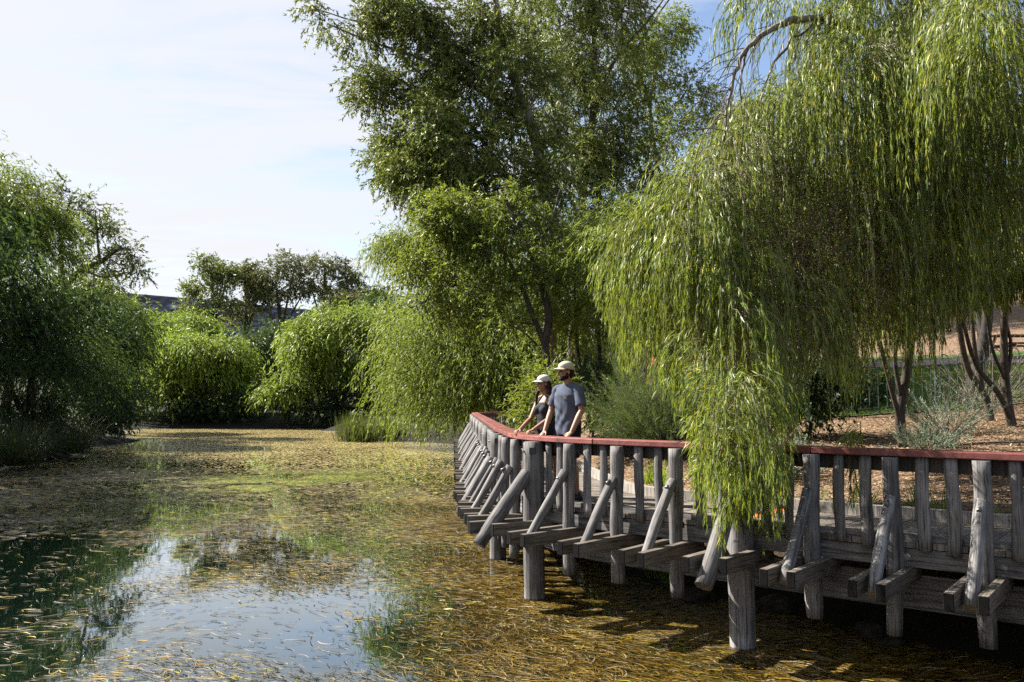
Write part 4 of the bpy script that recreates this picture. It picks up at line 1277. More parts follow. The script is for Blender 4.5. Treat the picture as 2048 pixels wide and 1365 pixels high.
far_weep('w', 'mid green weeping tree with sunlit tips behind the dark left bank', 225, 70, [E(225, 640, 68, 55, 40, 2.6, 1.0), E(160, 590, 68, 50, 40, 2.6, 0.9), E(250, 690, 70, 32, 40, 2, 0.6)], 1700, 11, (1.0, 2.8), (0.36, 0.08), m='willow_far', size=0.28)
bL = foot(135, 66)
gum_tree('gum_tree', 'open branched gum tree standing out against the sky on the left bank', 'tree', bL,
         masses([E(140, 400, 64, 36, 30, 1.4, 1.2), E(185, 415, 64, 30, 26, 1.2, 0.9), E(120, 450, 64, 34, 30, 1.3, 0.9), E(205, 470, 64, 36, 26, 1.3, 1.0), E(250, 505, 64, 30, 24, 1.1, 0.8), E(215, 540, 64, 50, 26, 1.6, 1.0), E(265, 545, 64, 24, 18, 0.9, 0.4), E(170, 500, 64, 34, 22, 1.2, 0.5), E(200, 585, 64, 40, 26, 1.3, 0.6)], 4, 0.55),
         M['gum'], 300, 70, 0.75, (0.24, 0.085),
         [(path_px((135, 800, 66), (130, 640, 65), (135, 570, 64), (165, 540, 64), (200, 525, 64), (235, 500, 64), (262, 500, 64)), 0.4, 0.08),
          (path_px((132, 600, 64), (122, 510, 64), (130, 440, 64), (145, 390, 64)), 0.2, 0.06), (path_px((200, 525, 64), (195, 480, 64), (190, 420, 64)), 0.12, 0.04), (path_px((165, 540, 64), (210, 555, 64), (255, 545, 64)), 0.1, 0.04)], bark='bark', hang=0.2, twig=1.2, tw_r=0.05, gaps=0.45)
# skyline gums
sk = [('tall dark gum tree standing left on the far skyline beside the rock wall', 425, [E(425, 535, 118, 32, 26, 2, 1), E(395, 580, 118, 30, 26, 2, 1), E(455, 560, 118, 28, 26, 2, 0.9), E(400, 625, 118, 36, 24, 2.2, 0.8), E(440, 600, 118, 34, 30, 2, 0.8)], 'gum'),
      ('thin two toned gum tree second along the far skyline', 495, [E(490, 550, 121, 24, 22, 1.8, 1), E(500, 590, 121, 32, 30, 2, 1), E(525, 570, 121, 22, 26, 1.6, 0.6), E(480, 630, 121, 30, 26, 2, 0.7)], 'gum_far'),
      ('olive gum tree in the middle of the far skyline', 575, [E(550, 545, 120, 34, 26, 2.2, 1), E(590, 530, 120, 30, 28, 2.2, 1), E(560, 600, 120, 40, 30, 2.4, 1), E(610, 580, 120, 30, 30, 2, 0.8), E(535, 620, 120, 30, 24, 2, 0.5)], 'gum_far'),
      ('broad spreading gum tree, highest on the far skyline', 645, [E(650, 530, 122, 38, 26, 2.4, 1.2), E(620, 570, 122, 34, 26, 2.2, 1), E(685, 570, 122, 36, 28, 2.2, 1), E(655, 600, 122, 40, 26, 2.4, 0.9), E(705, 590, 122, 22, 16, 1.4, 0.4)], 'gum_far'),
      ('low dark gum tree at the right end of the far skyline', 720, [E(715, 610, 116, 36, 20, 2.2, 1), E(680, 620, 116, 36, 20, 2.2, 1), E(760, 600, 120, 40, 24, 2.2, 1)], 'gum_far')]
for lab, px, bl, mm in sk:
    d = bl[0][0][1]
    b = foot(px, d)
    tr = [(np.array((b, b * 0.55 + bl[0][0] * 0.45, bl[0][0])), 0.4, 0.12)]
    for q in bl[1:]:
        tr.append((np.array((b * 0.5 + bl[0][0] * 0.5, b * 0.25 + bl[0][0] * 0.25 + q[0] * 0.5, q[0])), 0.2, 0.06))
    gum_tree('gum_tree', lab, 'tree', b, masses(bl, 5, 0.42, -0.6, False), M[mm], 260, 60, 0.95, (0.36, 0.15), tr, bark='bark', hang=0.15, twig=0.5, tw_r=0.07)
for lab, px, d, bl in [('gum tree added to shade the lawn, behind the drooping green curtain, left of the other', 1480, 25, [E(1480, 520, 25, 120, 100, 2.0, 1), E(1560, 430, 26, 110, 100, 2.2, 1), E(1410, 600, 25, 60, 60, 1.2, 0.4)]),
                       ('gum tree added to shade the lawn, behind the drooping green curtain, right of the other', 1690, 29, [E(1700, 470, 29, 130, 110, 2.6, 1), E(1790, 540, 29, 90, 80, 2, 0.7), E(1620, 560, 28, 70, 60, 1.6, 0.5)])]:
    b = foot(px, d)  # both trees added to throw shade across the lawn
    gum_tree('gum_tree', lab, 'tree', b, masses(bl, 5, 0.55), M['gum'], 420, 90, 0.7, (0.17, 0.04), [(np.array((b, b * 0.5 + bl[0][0] * 0.5, bl[0][0])), 0.16, 0.07)] + [(np.array((b * 0.4 + bl[0][0] * 0.6, (bl[0][0] + q[0]) * 0.5, q[0])), 0.08, 0.03) for q in bl[1:]], bark='bark_dark', hang=0.6)
# trees on the slope beyond the lawn
for lab, px, d, bl, mm in [
        ('pale green shrubby gum tree on the slope beyond the lawn, farthest right', 2010, 52, [E(2010, 580, 52, 100, 62, 3, 1), E(1900, 610, 52, 80, 46, 2.5, 0.8), E(2080, 450, 54, 100, 100, 3.5, 1)], 'gum_far'),
        ('dark bushy gum tree at the top of the lawn behind the orange cloth', 1690, 50, [E(1690, 560, 50, 110, 80, 3, 1), E(1580, 600, 50, 80, 70, 2.6, 0.9), E(1640, 660, 49, 90, 40, 2.6, 0.6), E(1780, 600, 51, 80, 60, 2.6, 0.7)], 'gum'),
        ('dark gum tree beyond the red tractor', 1400, 56, [E(1400, 600, 56, 120, 90, 3.4, 1), E(1300, 640, 55, 80, 60, 2.8, 0.7), E(1480, 480, 58, 120, 90, 3.4, 0.8)], 'gum')]:
    b = foot(px, d)
    gum_tree('gum_tree', lab, 'tree', b, masses(bl, 5, 0.5), M[mm], 330, 80, 0.9, (0.26, 0.07), [(np.array((b, b * 0.5 + bl[0][0] * 0.5, bl[0][0])), 0.3, 0.1)] + [(np.array((b * 0.6 + bl[0][0] * 0.4, (b + q[0]) * 0.5, q[0])), 0.16, 0.05) for q in bl[1:]], bark='bark_dark', hang=0.3, twig=0.3, tw_r=0.04)


# ------------------------------------------------------------------ rock wall of the dam behind the trees
def dam():
    us = np.linspace(0, 1, 150)
    vs = np.linspace(0, 1, 46)
    U, Vv = np.meshgrid(us, vs)
    X = -150 + 190 * U
    Y = 132 + 44 * Vv + 8 * np.sin(U * 2.5)
    topz = np.interp(X[0], [-150, -92, -68, -40, -10, 40], [28.0, 26.5, 24.6, 22.0, 19.0, 13.0])
    Z = 3.0 + (topz[None, :] - 3.0) * Vv
    r = fbm(X * 0.55, Y * 0.9, 90) * 1.3 + rng.random(X.shape) * 0.7
    Z = Z + (r - 1) * 0.55 * (Vv < 0.985)
    P = np.stack((X, Y, Z), -1).reshape(-1, 3)
    nx = len(us)
    i = (np.arange(nx - 1)[None, :] + np.arange(len(vs) - 1)[:, None] * nx).ravel()
    # back crest so the wall has depth
    back = np.stack((X[-1], Y[-1] + 12, Z[-1] - 0.4), -1)
    foot_ = np.stack((X[-1], Y[-1] + 45, np.full(nx, 2.0)), -1)
    n0 = len(P)
    P = np.concatenate((P, back, foot_))
    F = [np.stack((i, i + 1, i + nx + 1, i + nx), -1)]
    top0 = n0 - nx
    j = np.arange(nx - 1)
    F.append(np.stack((top0 + j, top0 + j + 1, n0 + j + 1, n0 + j), -1))
    F.append(np.stack((n0 + j, n0 + j + 1, n0 + nx + j + 1, n0 + nx + j), -1))
    return P, np.concatenate(F)


def dam_mat():
    m, t = mat('hazy_dam_rock')
    g = t.n('ShaderNodeTexCoord')
    v = t.n('ShaderNodeTexVoronoi', ins={'Vector': (g, 'Object'), 'Scale': 0.75})
    s = t.n('ShaderNodeSeparateColor', ins={0: (v, 'Color')})
    r = t.ramp((s, 0), [(0.0, (0.003, 0.005, 0.012)), (0.5, (0.010, 0.016, 0.036)), (0.9, (0.025, 0.036, 0.068)), (1.0, (0.07, 0.085, 0.13))])  # dark basalt, with the blue of distance haze mixed into its colour
    e = t.ramp((v, 'Distance'), [(0.0, 1.0), (0.7, 0.4)])
    c = t.mix(1.0, (r, 0), (e, 0), 'MULTIPLY')
    b = t.n('ShaderNodeBump', ins={'Strength': 1.0, 'Distance': 0.8, 'Height': (s, 1)})
    p = t.n('ShaderNodeBsdfPrincipled', ins={'Base Color': (c, 2), 'Roughness': 1.0, 'Specular IOR Level': 0.02, 'Normal': b})
    t.n('ShaderNodeOutputMaterial', ins={0: p})
    return m


tag(obj('rock_hill', dam(), dam_mat()), kind='structure')


# ------------------------------------------------------------------ low plants
def blades(base, n, L, W, spread, lean, droop=0.5, segs=4, rad=0.1):
    """arching strap leaves from one crown"""
    a = rng.uniform(0, 2 * math.pi, n)
    ro = rng.uniform(0, rad, n)
    P = np.asarray(base) + np.stack((np.cos(a) * ro, np.sin(a) * ro, np.zeros(n)), -1)
    a2 = a + rng.normal(0, 0.5, n)
    el = rng.uniform(lean[0], lean[1], n)
    D = np.stack((np.cos(a2) * np.cos(el), np.sin(a2) * np.cos(el), np.sin(el)), -1)
    Ls = rng.uniform(L[0], L[1], n)
    V = []
    Sd = unit(np.cross(D, (0, 0, 1.0)))
    p = P.copy()
    for i in range(segs + 1):
        wv = (W * (1 - (i / segs) ** 1.6) * 0.5 + 0.0006)
        V.append(p - Sd * wv)
        V.append(p + Sd * wv)
        D = unit(D + DOWN * droop * (i + 1) / segs * 0.6)
        p = p + D * (Ls / segs)[:, None]
    V = np.stack(V, 1).reshape(-1, 3)
    b = (np.arange(n) * (segs + 1) * 2)[:, None] + np.arange(segs)[None, :] * 2
    b = b.ravel()
    return V, np.stack((b, b + 1, b + 3, b + 2), -1)


strap = None
for i in range(26):
    u = 1.55 + i * 0.135 + random.uniform(-0.05, 0.05)
    p = lp(u, 2.02 + random.uniform(-0.1, 0.45))
    z = float(land(p[0], p[1])) - 0.02
    sc = random.uniform(0.75, 1.25)
    o = obj('strap_leaved_plant', blades((0, 0, 0), 46, (0.28 * sc, 0.52 * sc), 0.017, 0.2, (0.5, 1.5), 0.55), M['blade'])
    o.location = (p[0], p[1], z)
    tag(o, 'bright green clump of strappy leaves growing along the inner kerb of the boardwalk', 'plant', 'strappy plants along the boardwalk kerb')

# needle-leaved bush: feathery upright stems
def feather_bush(label, base, h, rad, n, m, leaf, per, cat='bush', up=0.55, parts=True):
    root = thing('bush', label, cat, base)
    a = rng.uniform(0, 2 * math.pi, n)
    el = np.arccos(rng.uniform(math.cos(1.25), 1, n))
    D = np.stack((np.cos(a) * np.sin(el), np.sin(a) * np.sin(el), np.cos(el)), -1)
    P = np.asarray(base) + np.stack((np.cos(a), np.sin(a), 0 * a), -1) * rng.uniform(0, 0.25, n)[:, None]
    Ls = rng.uniform(0.55, 1.0, n) * (h * np.cos(el) + rad * np.sin(el))
    pts, dr = strands(P, D, Ls, 6, -0.05 * up, 0.12)
    nn, k, _ = pts.shape
    i = rng.integers(0, nn, nn * per)
    t = 0.3 + 0.7 * rng.random(nn * per)
    f = t * 6
    j = np.minimum(f.astype(int), 5)
    q = (f - j)[:, None]
    PP = pts[i, j] * (1 - q) + pts[i, j + 1] * q
    DD = unit(dr[i, j]) + rng.normal(0, 0.45, (len(i), 3))
    obj('leaves', rhomb(PP, DD, leaf[0] * rng.uniform(0.6, 1.3, len(i)), leaf[1], bend=0.03), m, root)
    obj('stems', strand_tubes(pts, np.arange(0, nn, 2), np.full(len(range(0, nn, 2)), 0.007)), M['twig'], root)
    return root


feather_bush('feathery rounded bush of fine grey green needles behind the handrail', foot(1335, 15.5, 0.05), 1.9, 1.25, 620, M['needle'], (0.10, 0.006), 120)
feather_bush('low silvery shrub against the inner side of the handrail, under the hanging sprays', foot(1535, 12.6, 0.05), 0.55, 0.8, 160, M['silver'], (0.05, 0.012), 60)
feather_bush('thin pale green shrub with a tall spike, between the weeping tree stems', foot(1890, 15.0, 0.05), 1.0, 0.75, 90, M['silver'], (0.075, 0.009), 60)
feather_bush('low grey green shrub at the foot of the twin stemmed weeping tree', foot(1850, 13.6, 0.05), 0.4, 0.6, 110, M['silver'], (0.05, 0.01), 50)
feather_bush('small silvery shrub at the left foot of the needle bush', foot(1262, 16.5, 0.05), 0.55, 0.6, 110, M['silver'], (0.05, 0.01), 50)


feather_bush('dry grey twiggy bush in front of the fence, among the forked stems', foot(1965, 17.6, 0.05), 1.9, 0.9, 150, M['twig_leaf'], (0.06, 0.008), 26)


def leafy_bush(label, px, d, blobs, m, clumps, per, leaf, csize=0.35, name='shrub'):
    b = foot(px, d, 0.05)
    return gum_tree(name, label, 'shrub', b, masses(blobs, 4, 0.5, -0.6), M[m], clumps, per, csize, leaf,
                    [(np.array((b, (b + blobs[0][0]) * 0.5 + np.array((0.05, 0, 0)), blobs[0][0])), 0.04, 0.015)], bark='bark', hang=0.3, twig=0.3, tw_r=0.012)


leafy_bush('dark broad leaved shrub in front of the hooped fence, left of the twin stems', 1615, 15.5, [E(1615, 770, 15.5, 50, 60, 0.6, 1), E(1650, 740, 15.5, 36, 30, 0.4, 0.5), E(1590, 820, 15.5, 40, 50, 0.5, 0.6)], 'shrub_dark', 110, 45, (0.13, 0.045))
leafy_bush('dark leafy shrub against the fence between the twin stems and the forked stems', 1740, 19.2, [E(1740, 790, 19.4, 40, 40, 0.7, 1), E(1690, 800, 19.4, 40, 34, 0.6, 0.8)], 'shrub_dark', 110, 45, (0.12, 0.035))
leafy_bush('green shrub on the slope past the path, left of the picnic table', 1860, 40, [E(1860, 690, 41, 60, 30, 1.6, 1), E(1800, 700, 41, 50, 28, 1.4, 0.8)], 'gum', 130, 60, (0.2, 0.06), 0.6)
for q_, (px_s, d_s, lab_s) in enumerate(((1965, 45, 'rounded green shrub on the slope beyond the lawn, middle of the upper row'), (2040, 46, 'rounded green shrub on the slope beyond the lawn, right end of the upper row'), (1900, 46, 'rounded green shrub on the slope beyond the lawn, left end of the upper row'))):
    leafy_bush(lab_s, px_s, d_s, [E(px_s, 652, d_s, 50, 36, 1.6, 1), E(px_s + 24, 630, d_s + 1, 40, 30, 1.4, 0.7)], 'gum' if q_ != 1 else 'gum_far', 120, 60, (0.2, 0.07), 0.6)
leafy_bush('leafy green shrub in dappled light between the dark stems, behind the man', 1222, 21, [E(1222, 790, 21, 34, 50, 0.8, 1), E(1205, 840, 20.5, 30, 30, 0.6, 0.6), E(1235, 740, 21.5, 26, 30, 0.6, 0.5)], 'gum_yellow', 130, 45, (0.10, 0.028))
leafy_bush('bright leafy shrub beside the far end of the boardwalk, behind the woman', 1075, 17.5, [E(1072, 800, 17, 16, 40, 0.4, 1), E(1056, 842, 16.5, 9, 14, 0.2, 0.3), E(1100, 770, 18, 30, 34, 0.6, 0.8)], 'gum_yellow', 150, 45, (0.11, 0.03))
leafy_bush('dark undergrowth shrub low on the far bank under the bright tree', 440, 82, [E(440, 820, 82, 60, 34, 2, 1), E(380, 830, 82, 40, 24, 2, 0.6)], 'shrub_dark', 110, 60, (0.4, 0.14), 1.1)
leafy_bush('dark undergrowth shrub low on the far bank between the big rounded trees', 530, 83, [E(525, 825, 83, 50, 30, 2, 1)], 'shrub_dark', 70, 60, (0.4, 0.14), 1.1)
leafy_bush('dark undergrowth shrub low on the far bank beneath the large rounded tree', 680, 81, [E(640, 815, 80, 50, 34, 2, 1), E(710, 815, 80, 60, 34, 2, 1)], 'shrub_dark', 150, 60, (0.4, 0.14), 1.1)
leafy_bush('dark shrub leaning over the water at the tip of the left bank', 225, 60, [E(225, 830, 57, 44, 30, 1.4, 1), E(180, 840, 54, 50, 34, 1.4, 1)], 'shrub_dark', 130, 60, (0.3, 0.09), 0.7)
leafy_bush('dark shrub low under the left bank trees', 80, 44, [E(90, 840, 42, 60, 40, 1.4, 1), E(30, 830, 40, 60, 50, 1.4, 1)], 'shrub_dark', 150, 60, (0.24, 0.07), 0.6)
leafy_bush('dark evergreen shrub mass standing in for the black shape behind the man', 1182, 20, [E(1182, 775, 20.5, 26, 48, 0.5, 1)], 'shrub_dark', 60, 60, (0.10, 0.04))  # leaf mass filling in for an unclear black shape

# reeds and sedges at the water's edge
o = obj('reeds', (lambda q: (np.concatenate([b[0] for b in q]), np.concatenate([b[1] + i * len(q[0][0]) for i, b in enumerate(q)])))(
    [blades((X, Y, 0.0), 46, (1.1, 2.1), 0.05, 0.5, (1.1, 1.55), 0.12, rad=0.6) for X, Y in
     [(on_z(p_, 880, 0)[0] * dd / 55.0, dd) for p_, dd in zip(np.linspace(690, 800, 20), 54 + rng.uniform(-1.5, 3, 20))]]), M['reed'])
tag(o, 'stand of thin reeds at the water edge left of the wide weeping tree', 'reeds', kind='stuff')
for i, (px, d, lab) in enumerate([(20, 31.5, 'dark arching sedge clump at the left edge of the water'), (70, 36.5, 'dark arching sedge clump second from the left edge on the bank'),
                                  (120, 40.5, 'dark arching sedge clump farthest along the left bank')]):
    X = (px - 1024) / F_PX * d
    q = [blades((X + rng.uniform(-1.6, 1.6), d + rng.uniform(-1, 1.5), 0.2), 240, (1.2, 2.3), 0.03, 0.5, (0.5, 1.4), 0.55, rad=0.7) for _ in range(4)]
    o = obj('sedge_clump', (np.concatenate([b[0] for b in q]), np.concatenate([b[1] + k * len(q[0][0]) for k, b in enumerate(q)])), M['sedge'])
    tag(o, lab, 'sedge')

# mulch and leaf litter on the bed behind the boardwalk
n = 52000
y = rng.uniform(8.5, 19, n)
x = rng.uniform(0.5, 13, n)
s2 = (x - 3.4) * 0.63 + (y - 10.2) * 0.77
ok = (s2 > 0.08) & (pond_dist(x, y) > 0.7) & (y < 18.4) & (x < 0.66 * y)
x, y = x[ok], y[ok]
n = len(x)
P = np.stack((x, y, land(x, y) + rng.uniform(0.0, 0.02, n)), -1)
D = np.stack((rng.normal(0, 1, n), rng.normal(0, 1, n), rng.normal(0, 0.25, n)), -1)
V, F = rhomb(P, D, rng.uniform(0.03, 0.085, n), rng.uniform(0.012, 0.03, n), N=np.stack((rng.normal(0, .35, n), rng.normal(0, .35, n), np.ones(n)), -1), bend=0.1)
tag(obj('leaf_litter', (V, F), M['litter']), kind='stuff')

# grass blades on the near part of the lawn
n = 46000
x = rng.uniform(4, 15, n); y = rng.uniform(18.2, 27, n)
P = np.stack((x, y, land(x, y) + 0.02), -1)
D = np.stack((rng.normal(0, .5, n), rng.normal(0, .5, n), np.ones(n)), -1)
tag(obj('grass', rhomb(P, D, rng.uniform(0.04, 0.09, n), 0.012, bend=0.05), M['blade']), kind='stuff')

# rocks at the foot of the bank beneath the boardwalk
def rock(label, x, y, z, r):
    bm = bmesh.new()
    bmesh.ops.create_icosphere(bm, subdivisions=3, radius=1)
    sd_ = random.uniform(0, 50)
    from mathutils import noise
    for v in bm.verts:
        k = 1 + 0.35 * noise.noise(v.co * 1.3 + Vector((sd_, 0, 0))) + 0.12 * noise.noise(v.co * 3.7 + Vector((0, sd_, 0)))
        v.co = Vector((v.co.x * r * 1.3 * k, v.co.y * r * k, v.co.z * r * 0.7 * k))
    me = bpy.data.meshes.new('rock'); bm.to_mesh(me); bm.free()
    o = obj('rock', me, M['rock'])
    o.location = (x, y, z); o.rotation_euler = (0, 0, random.uniform(0, 6))
    return tag(o, label, 'rock', 'rocks at the waterline under the boardwalk')


for px, py, r, lab in [(1745, 1262, 0.17, 'flat wide rock at the waterline under the boardwalk'), (1785, 1285, 0.09, 'small rock just in front of the flat wide one'), (1400, 1195, 0.2, 'dark rock under the boardwalk behind the hanging sprays'),
                       (1690, 1225, 0.14, 'rounded rock left of the flat wide one'), (1560, 1215, 0.2, 'broad rock in the gloom right of the thick water post'), (1950, 1285, 0.22, 'rough rock beneath the rightmost braced post')]:
    p = on_z(px, py, 0.03)
    rock(lab, p[0], p[1], 0.03, r)


# ------------------------------------------------------------------ park things beyond
def fence():
    root = thing('fence', 'low dark green metal fence of hooped bars between the mulch bed and the lawn', 'fence', (8.5, 18.2, float(land(8.5, 18.2))))
    m = plain('fence_green_paint', (0.03, 0.055, 0.045), 0.45, 0.5)
    xs = np.arange(4.6, 13.6, 0.19)
    a = Acc()
    zf = lambda x: float(land(x, 18.2)) - 0.03
    for i in range(0, len(xs) - 1, 2):
        x0, x1 = xs[i], xs[i + 1]
        z0 = zf(x0)
        pts = [(x0, 18.2, z0 + 0.06), (x0, 18.2, z0 + 0.6), (x0, 18.2, z0 + 1.12)]
        for t in np.linspace(0.15, 0.85, 5):
            an = math.pi * (1 - t)
            pts.append(((x0 + x1) / 2 + math.cos(an) * (x1 - x0) / 2, 18.2, z0 + 1.12 + math.sin(an) * 0.11))
        pts += [(x1, 18.2, z0 + 1.12), (x1, 18.2, z0 + 0.6), (x1, 18.2, z0 + 0.06)]
        a.add(*tube(pts, 0.011, 6))
    obj('hooped_bars', (a.V, a.F), m, root)
    for dz in (0.16, 1.0):
        pts = [(x, 18.2, zf(x) + dz) for x in xs]
        obj('fence_rail', tube(pts, 0.017, 6), m, root)
    for x in xs[::12]:
        obj('fence_post', tube([(x - 0.095, 18.2, zf(x) - 0.2), (x - 0.095, 18.2, zf(x) + 1.2)], 0.03, 8), m, root)


fence()


def picnic_table():
    x, y = 16.9, 28.2
    z = float(land(x, y))
    root = thing('picnic_table', 'brown timber picnic table on the lawn, cut by the right edge of the view', 'table', (x, y, z))
    m = M['bark']
    wd = wood('table_wood', (0.08, 0.045, 0.03), (0.16, 0.09, 0.06), (0.24, 0.15, 0.11), axis=0)
    a = Acc()
    for k in range(4):
        a.add(*box(x - 0.95, x + 0.95, y - 0.36 + k * 0.185, y - 0.36 + k * 0.185 + 0.165, z + 0.71, z + 0.76))
    obj('tabletop', (a.V, a.F), wd, root)
    for s_ in (-1, 1):
        yy = y + s_ * 0.72
        obj('seat', box(x - 0.95, x + 0.95, yy - 0.14, yy + 0.14, z + 0.42, z + 0.47), wd, root)
        for e in (-0.7, 0.7):
            V, F = tube([(x + e, y + s_ * 0.75, z - 0.02), (x + e, y + s_ * 0.2, z + 0.708)], 0.05, 4)
            obj('leg', (V, F), wd, root)
    for e in (-0.63, 0.63):
        obj('seat_support', box(x + e - 0.03, x + e + 0.03, y - 0.82, y + 0.82, z + 0.33, z + 0.418), wd, root)


picnic_table()


def tractor():
    c = at(1305, 752, 33.0)
    x, y = c[0], c[1]
    z = at(1305, 766, 33.0)[2]
    gz = float(land(x, y))
    root = thing('red_tractor', 'old red tractor with black tyres half hidden behind the hanging leaves', 'tractor', (x, y, gz))
    z = max(z, gz + 0.0)
    red = plain('faded_red_paint', (0.42, 0.06, 0.07), 0.45, 0.5, var=0.25, scale=6)
    blk = plain('tyre_rubber', (0.02, 0.02, 0.021), 0.8, 0.2)
    teal = plain('teal_seat', (0.05, 0.13, 0.14), 0.5)
    z = gz

    def wheel(wx, wy, r, wdt):
        V, F = [], []
        prof = [(r * 0.62, -wdt / 2), (r * 0.92, -wdt / 2), (r, -wdt / 4), (r, wdt / 4), (r * 0.92, wdt / 2), (r * 0.62, wdt / 2)]
        ns = 22
        for i in range(ns):
            a_ = 2 * math.pi * i / ns
            for q, (pr, pw) in enumerate(prof):
                V.append((wx + math.cos(a_) * pr, wy + pw, z + r + math.sin(a_) * pr))
        for i in range(ns):
            for q in range(len(prof)):
                k = len(prof)
                F.append((i * k + q, ((i + 1) % ns) * k + q, ((i + 1) % ns) * k + (q + 1) % k, i * k + (q + 1) % k))
        w_ = obj('wheel', (V, F), blk, root)
        rim = obj('rim', tube([(wx, wy - wdt * 0.35, z + r), (wx, wy + wdt * 0.35, z + r)], r * 0.62, 16), red, root)
        rim.parent = w_
        return w_
    for s_ in (-1, 1):
        wheel(x - 0.62, y + s_ * 0.55, 0.40, 0.22)
        wheel(x + 0.62, y + s_ * 0.55, 0.46, 0.26)
        # fenders
        for fx, rr in ((-0.62, 0.47), (0.62, 0.53)):
            V, F = [], []
            for i in range(11):
                a_ = math.pi * (0.08 + 0.84 * i / 10)
                for r2 in (rr, rr + 0.03):
                    for yy in (-0.14, 0.14):
                        V.append((x + fx + math.cos(a_) * r2, y + s_ * 0.55 + yy, z + rr - 0.06 + math.sin(a_) * r2))
                if i:
                    b, c_ = (i - 1) * 4, i * 4
                    F += [(b, b + 1, c_ + 1, c_), (b + 2, c_ + 2, c_ + 3, b + 3), (b, c_, c_ + 2, b + 2), (b + 1, b + 3, c_ + 3, c_ + 1)]
            F += [(0, 2, 3, 1), (40, 41, 43, 42)]
            obj('fender', (V, F), red, root)

    def bevbox(name, b, m, w_=0.05):
        o = obj(name, box(*b), m, root)
        mod = o.modifiers.new('bevel', 'BEVEL'); mod.width = w_; mod.segments = 3
        return o
    bevbox('engine_hood', (x - 0.05, x + 1.0, y - 0.27, y + 0.27, z + 0.62, z + 1.12), red, 0.1)
    bevbox('body', (x - 0.95, x + 0.02, y - 0.33, y + 0.33, z + 0.42, z + 0.80), red, 0.06)
    bevbox('seat', (x - 0.62, x - 0.25, y - 0.25, y + 0.25, z + 0.803, z + 0.92), teal, 0.04)
    bevbox('backrest', (x - 0.74, x - 0.63, y - 0.25, y + 0.25, z + 0.803, z + 1.28), teal, 0.04)
    ring = [(x - 0.02 + 0.06 * math.cos(a_), y + 0.19 * math.sin(a_), z + 1.2 + 0.16 * math.cos(a_)) for a_ in np.linspace(0, 2 * math.pi, 17)]
    obj('steering_wheel', tube(ring, 0.016, 6, False), blk, root)
    obj('steering_column', tube([(x - 0.02, y, z + 1.2), (x + 0.12, y, z + 1.0)], 0.02, 6), blk, root)
    obj('exhaust', tube([(x + 0.45, y + 0.1, z + 1.1), (x + 0.45, y + 0.1, z + 1.5)], 0.03, 8), blk, root)


tractor()


def cloth():
    n, k = 9, 14
    c = at(1692, 660, 31.0)
    V, F = [], []
    for j in range(k):
        t = j / (k - 1)
        for i in range(n):
            s_ = i / (n - 1) - 0.5
            wdt = 0.26 + 0.22 * t
            V.append((c[0] + s_ * wdt + 0.24 * (t - 0.4) + 0.03 * math.sin(5 * t), c[1] + 0.06 * math.sin(9 * s_ + 3 * t) + 0.05 * t, c[2] + 0.35 - t * 1.05 + 0.05 * math.cos(4 * s_)))
            if i and j:
                a = (j - 1) * n + i - 1
                F.append((a, a + 1, a + n + 1, a + n))
    o = obj('orange_cloth', (V, F), plain('orange_fabric', (0.75, 0.10, 0.02), 0.7), smooth=True)
    sm_ = o.modifiers.new('thick', 'SOLIDIFY'); sm_.thickness = 0.02
    tag(o, 'bright orange cloth seen through the hanging leaves above the lawn', 'cloth')


cloth()


# ------------------------------------------------------------------ the couple
def cone(p0, p1, r0, r1, sides=16, ball0=True, ball1=True, flat=None, fdir=(1, 0, 0)):
    """tapered limb with rounded (or flat) ends"""
    p0, p1 = np.asarray(p0, float), np.asarray(p1, float)
    ax = unit(p1 - p0)
    rows = []
    if ball0:
        for t in (-1, -0.92, -0.7, -0.38):
            rows.append((p0 + ax * r0 * t, r0 * math.sqrt(max(1 - t * t, 0.0004))))
    for t in np.linspace(0, 1, 6):
        rows.append((p0 + (p1 - p0) * t, r0 + (r1 - r0) * t))
    if ball1:
        for t in (0.38, 0.7, 0.92, 1):
            rows.append((p1 + ax * r1 * t, r1 * math.sqrt(max(1 - t * t, 0.0004))))
    f = np.asarray(fdir, float)
    X = f - ax * np.dot(f, ax)
    if np.linalg.norm(X) < 0.1:
        X = np.cross(ax, (0, 1, 0.2))
    X = unit(X)
    Y = np.cross(ax, X)
    V, F = [], []
    a = np.linspace(0, 2 * math.pi, sides, endpoint=False)
    fl = 1.0 if flat is None else flat
    for c, r in rows:
        for q in a:
            V.append(c + r * (fl * math.cos(q) * X + math.sin(q) * Y))
    for i in range(len(rows) - 1):
        for j in range(sides):
            k = (j + 1) % sides
            F.append((i * sides + j, i * sides + k, (i + 1) * sides + k, (i + 1) * sides + j))
    F.append(tuple(range(sides))[::-1])
    F.append(tuple((len(rows) - 1) * sides + j for j in range(sides)))
    return V, F


def loft(rows, sides=24):
    """rows: (centre, half-depth x, half-width y)"""
    V, F = [], []
    a = np.linspace(0, 2 * math.pi, sides, endpoint=False)
    for c, dx, dy in rows:
        for q in a:
            cx, sy = math.cos(q), math.sin(q)
            V.append((c[0] + dx * cx, c[1] + dy * math.copysign(abs(sy) ** 0.85, sy), c[2]))
    for i in range(len(rows) - 1):
        for j in range(sides):
            k = (j + 1) % sides
            F.append((i * sides + j, i * sides + k, (i + 1) * sides + k, (i + 1) * sides + j))
    F.append(tuple(range(sides))[::-1])
    F.append(tuple((len(rows) - 1) * sides + j for j in range(sides)))
    return V, F


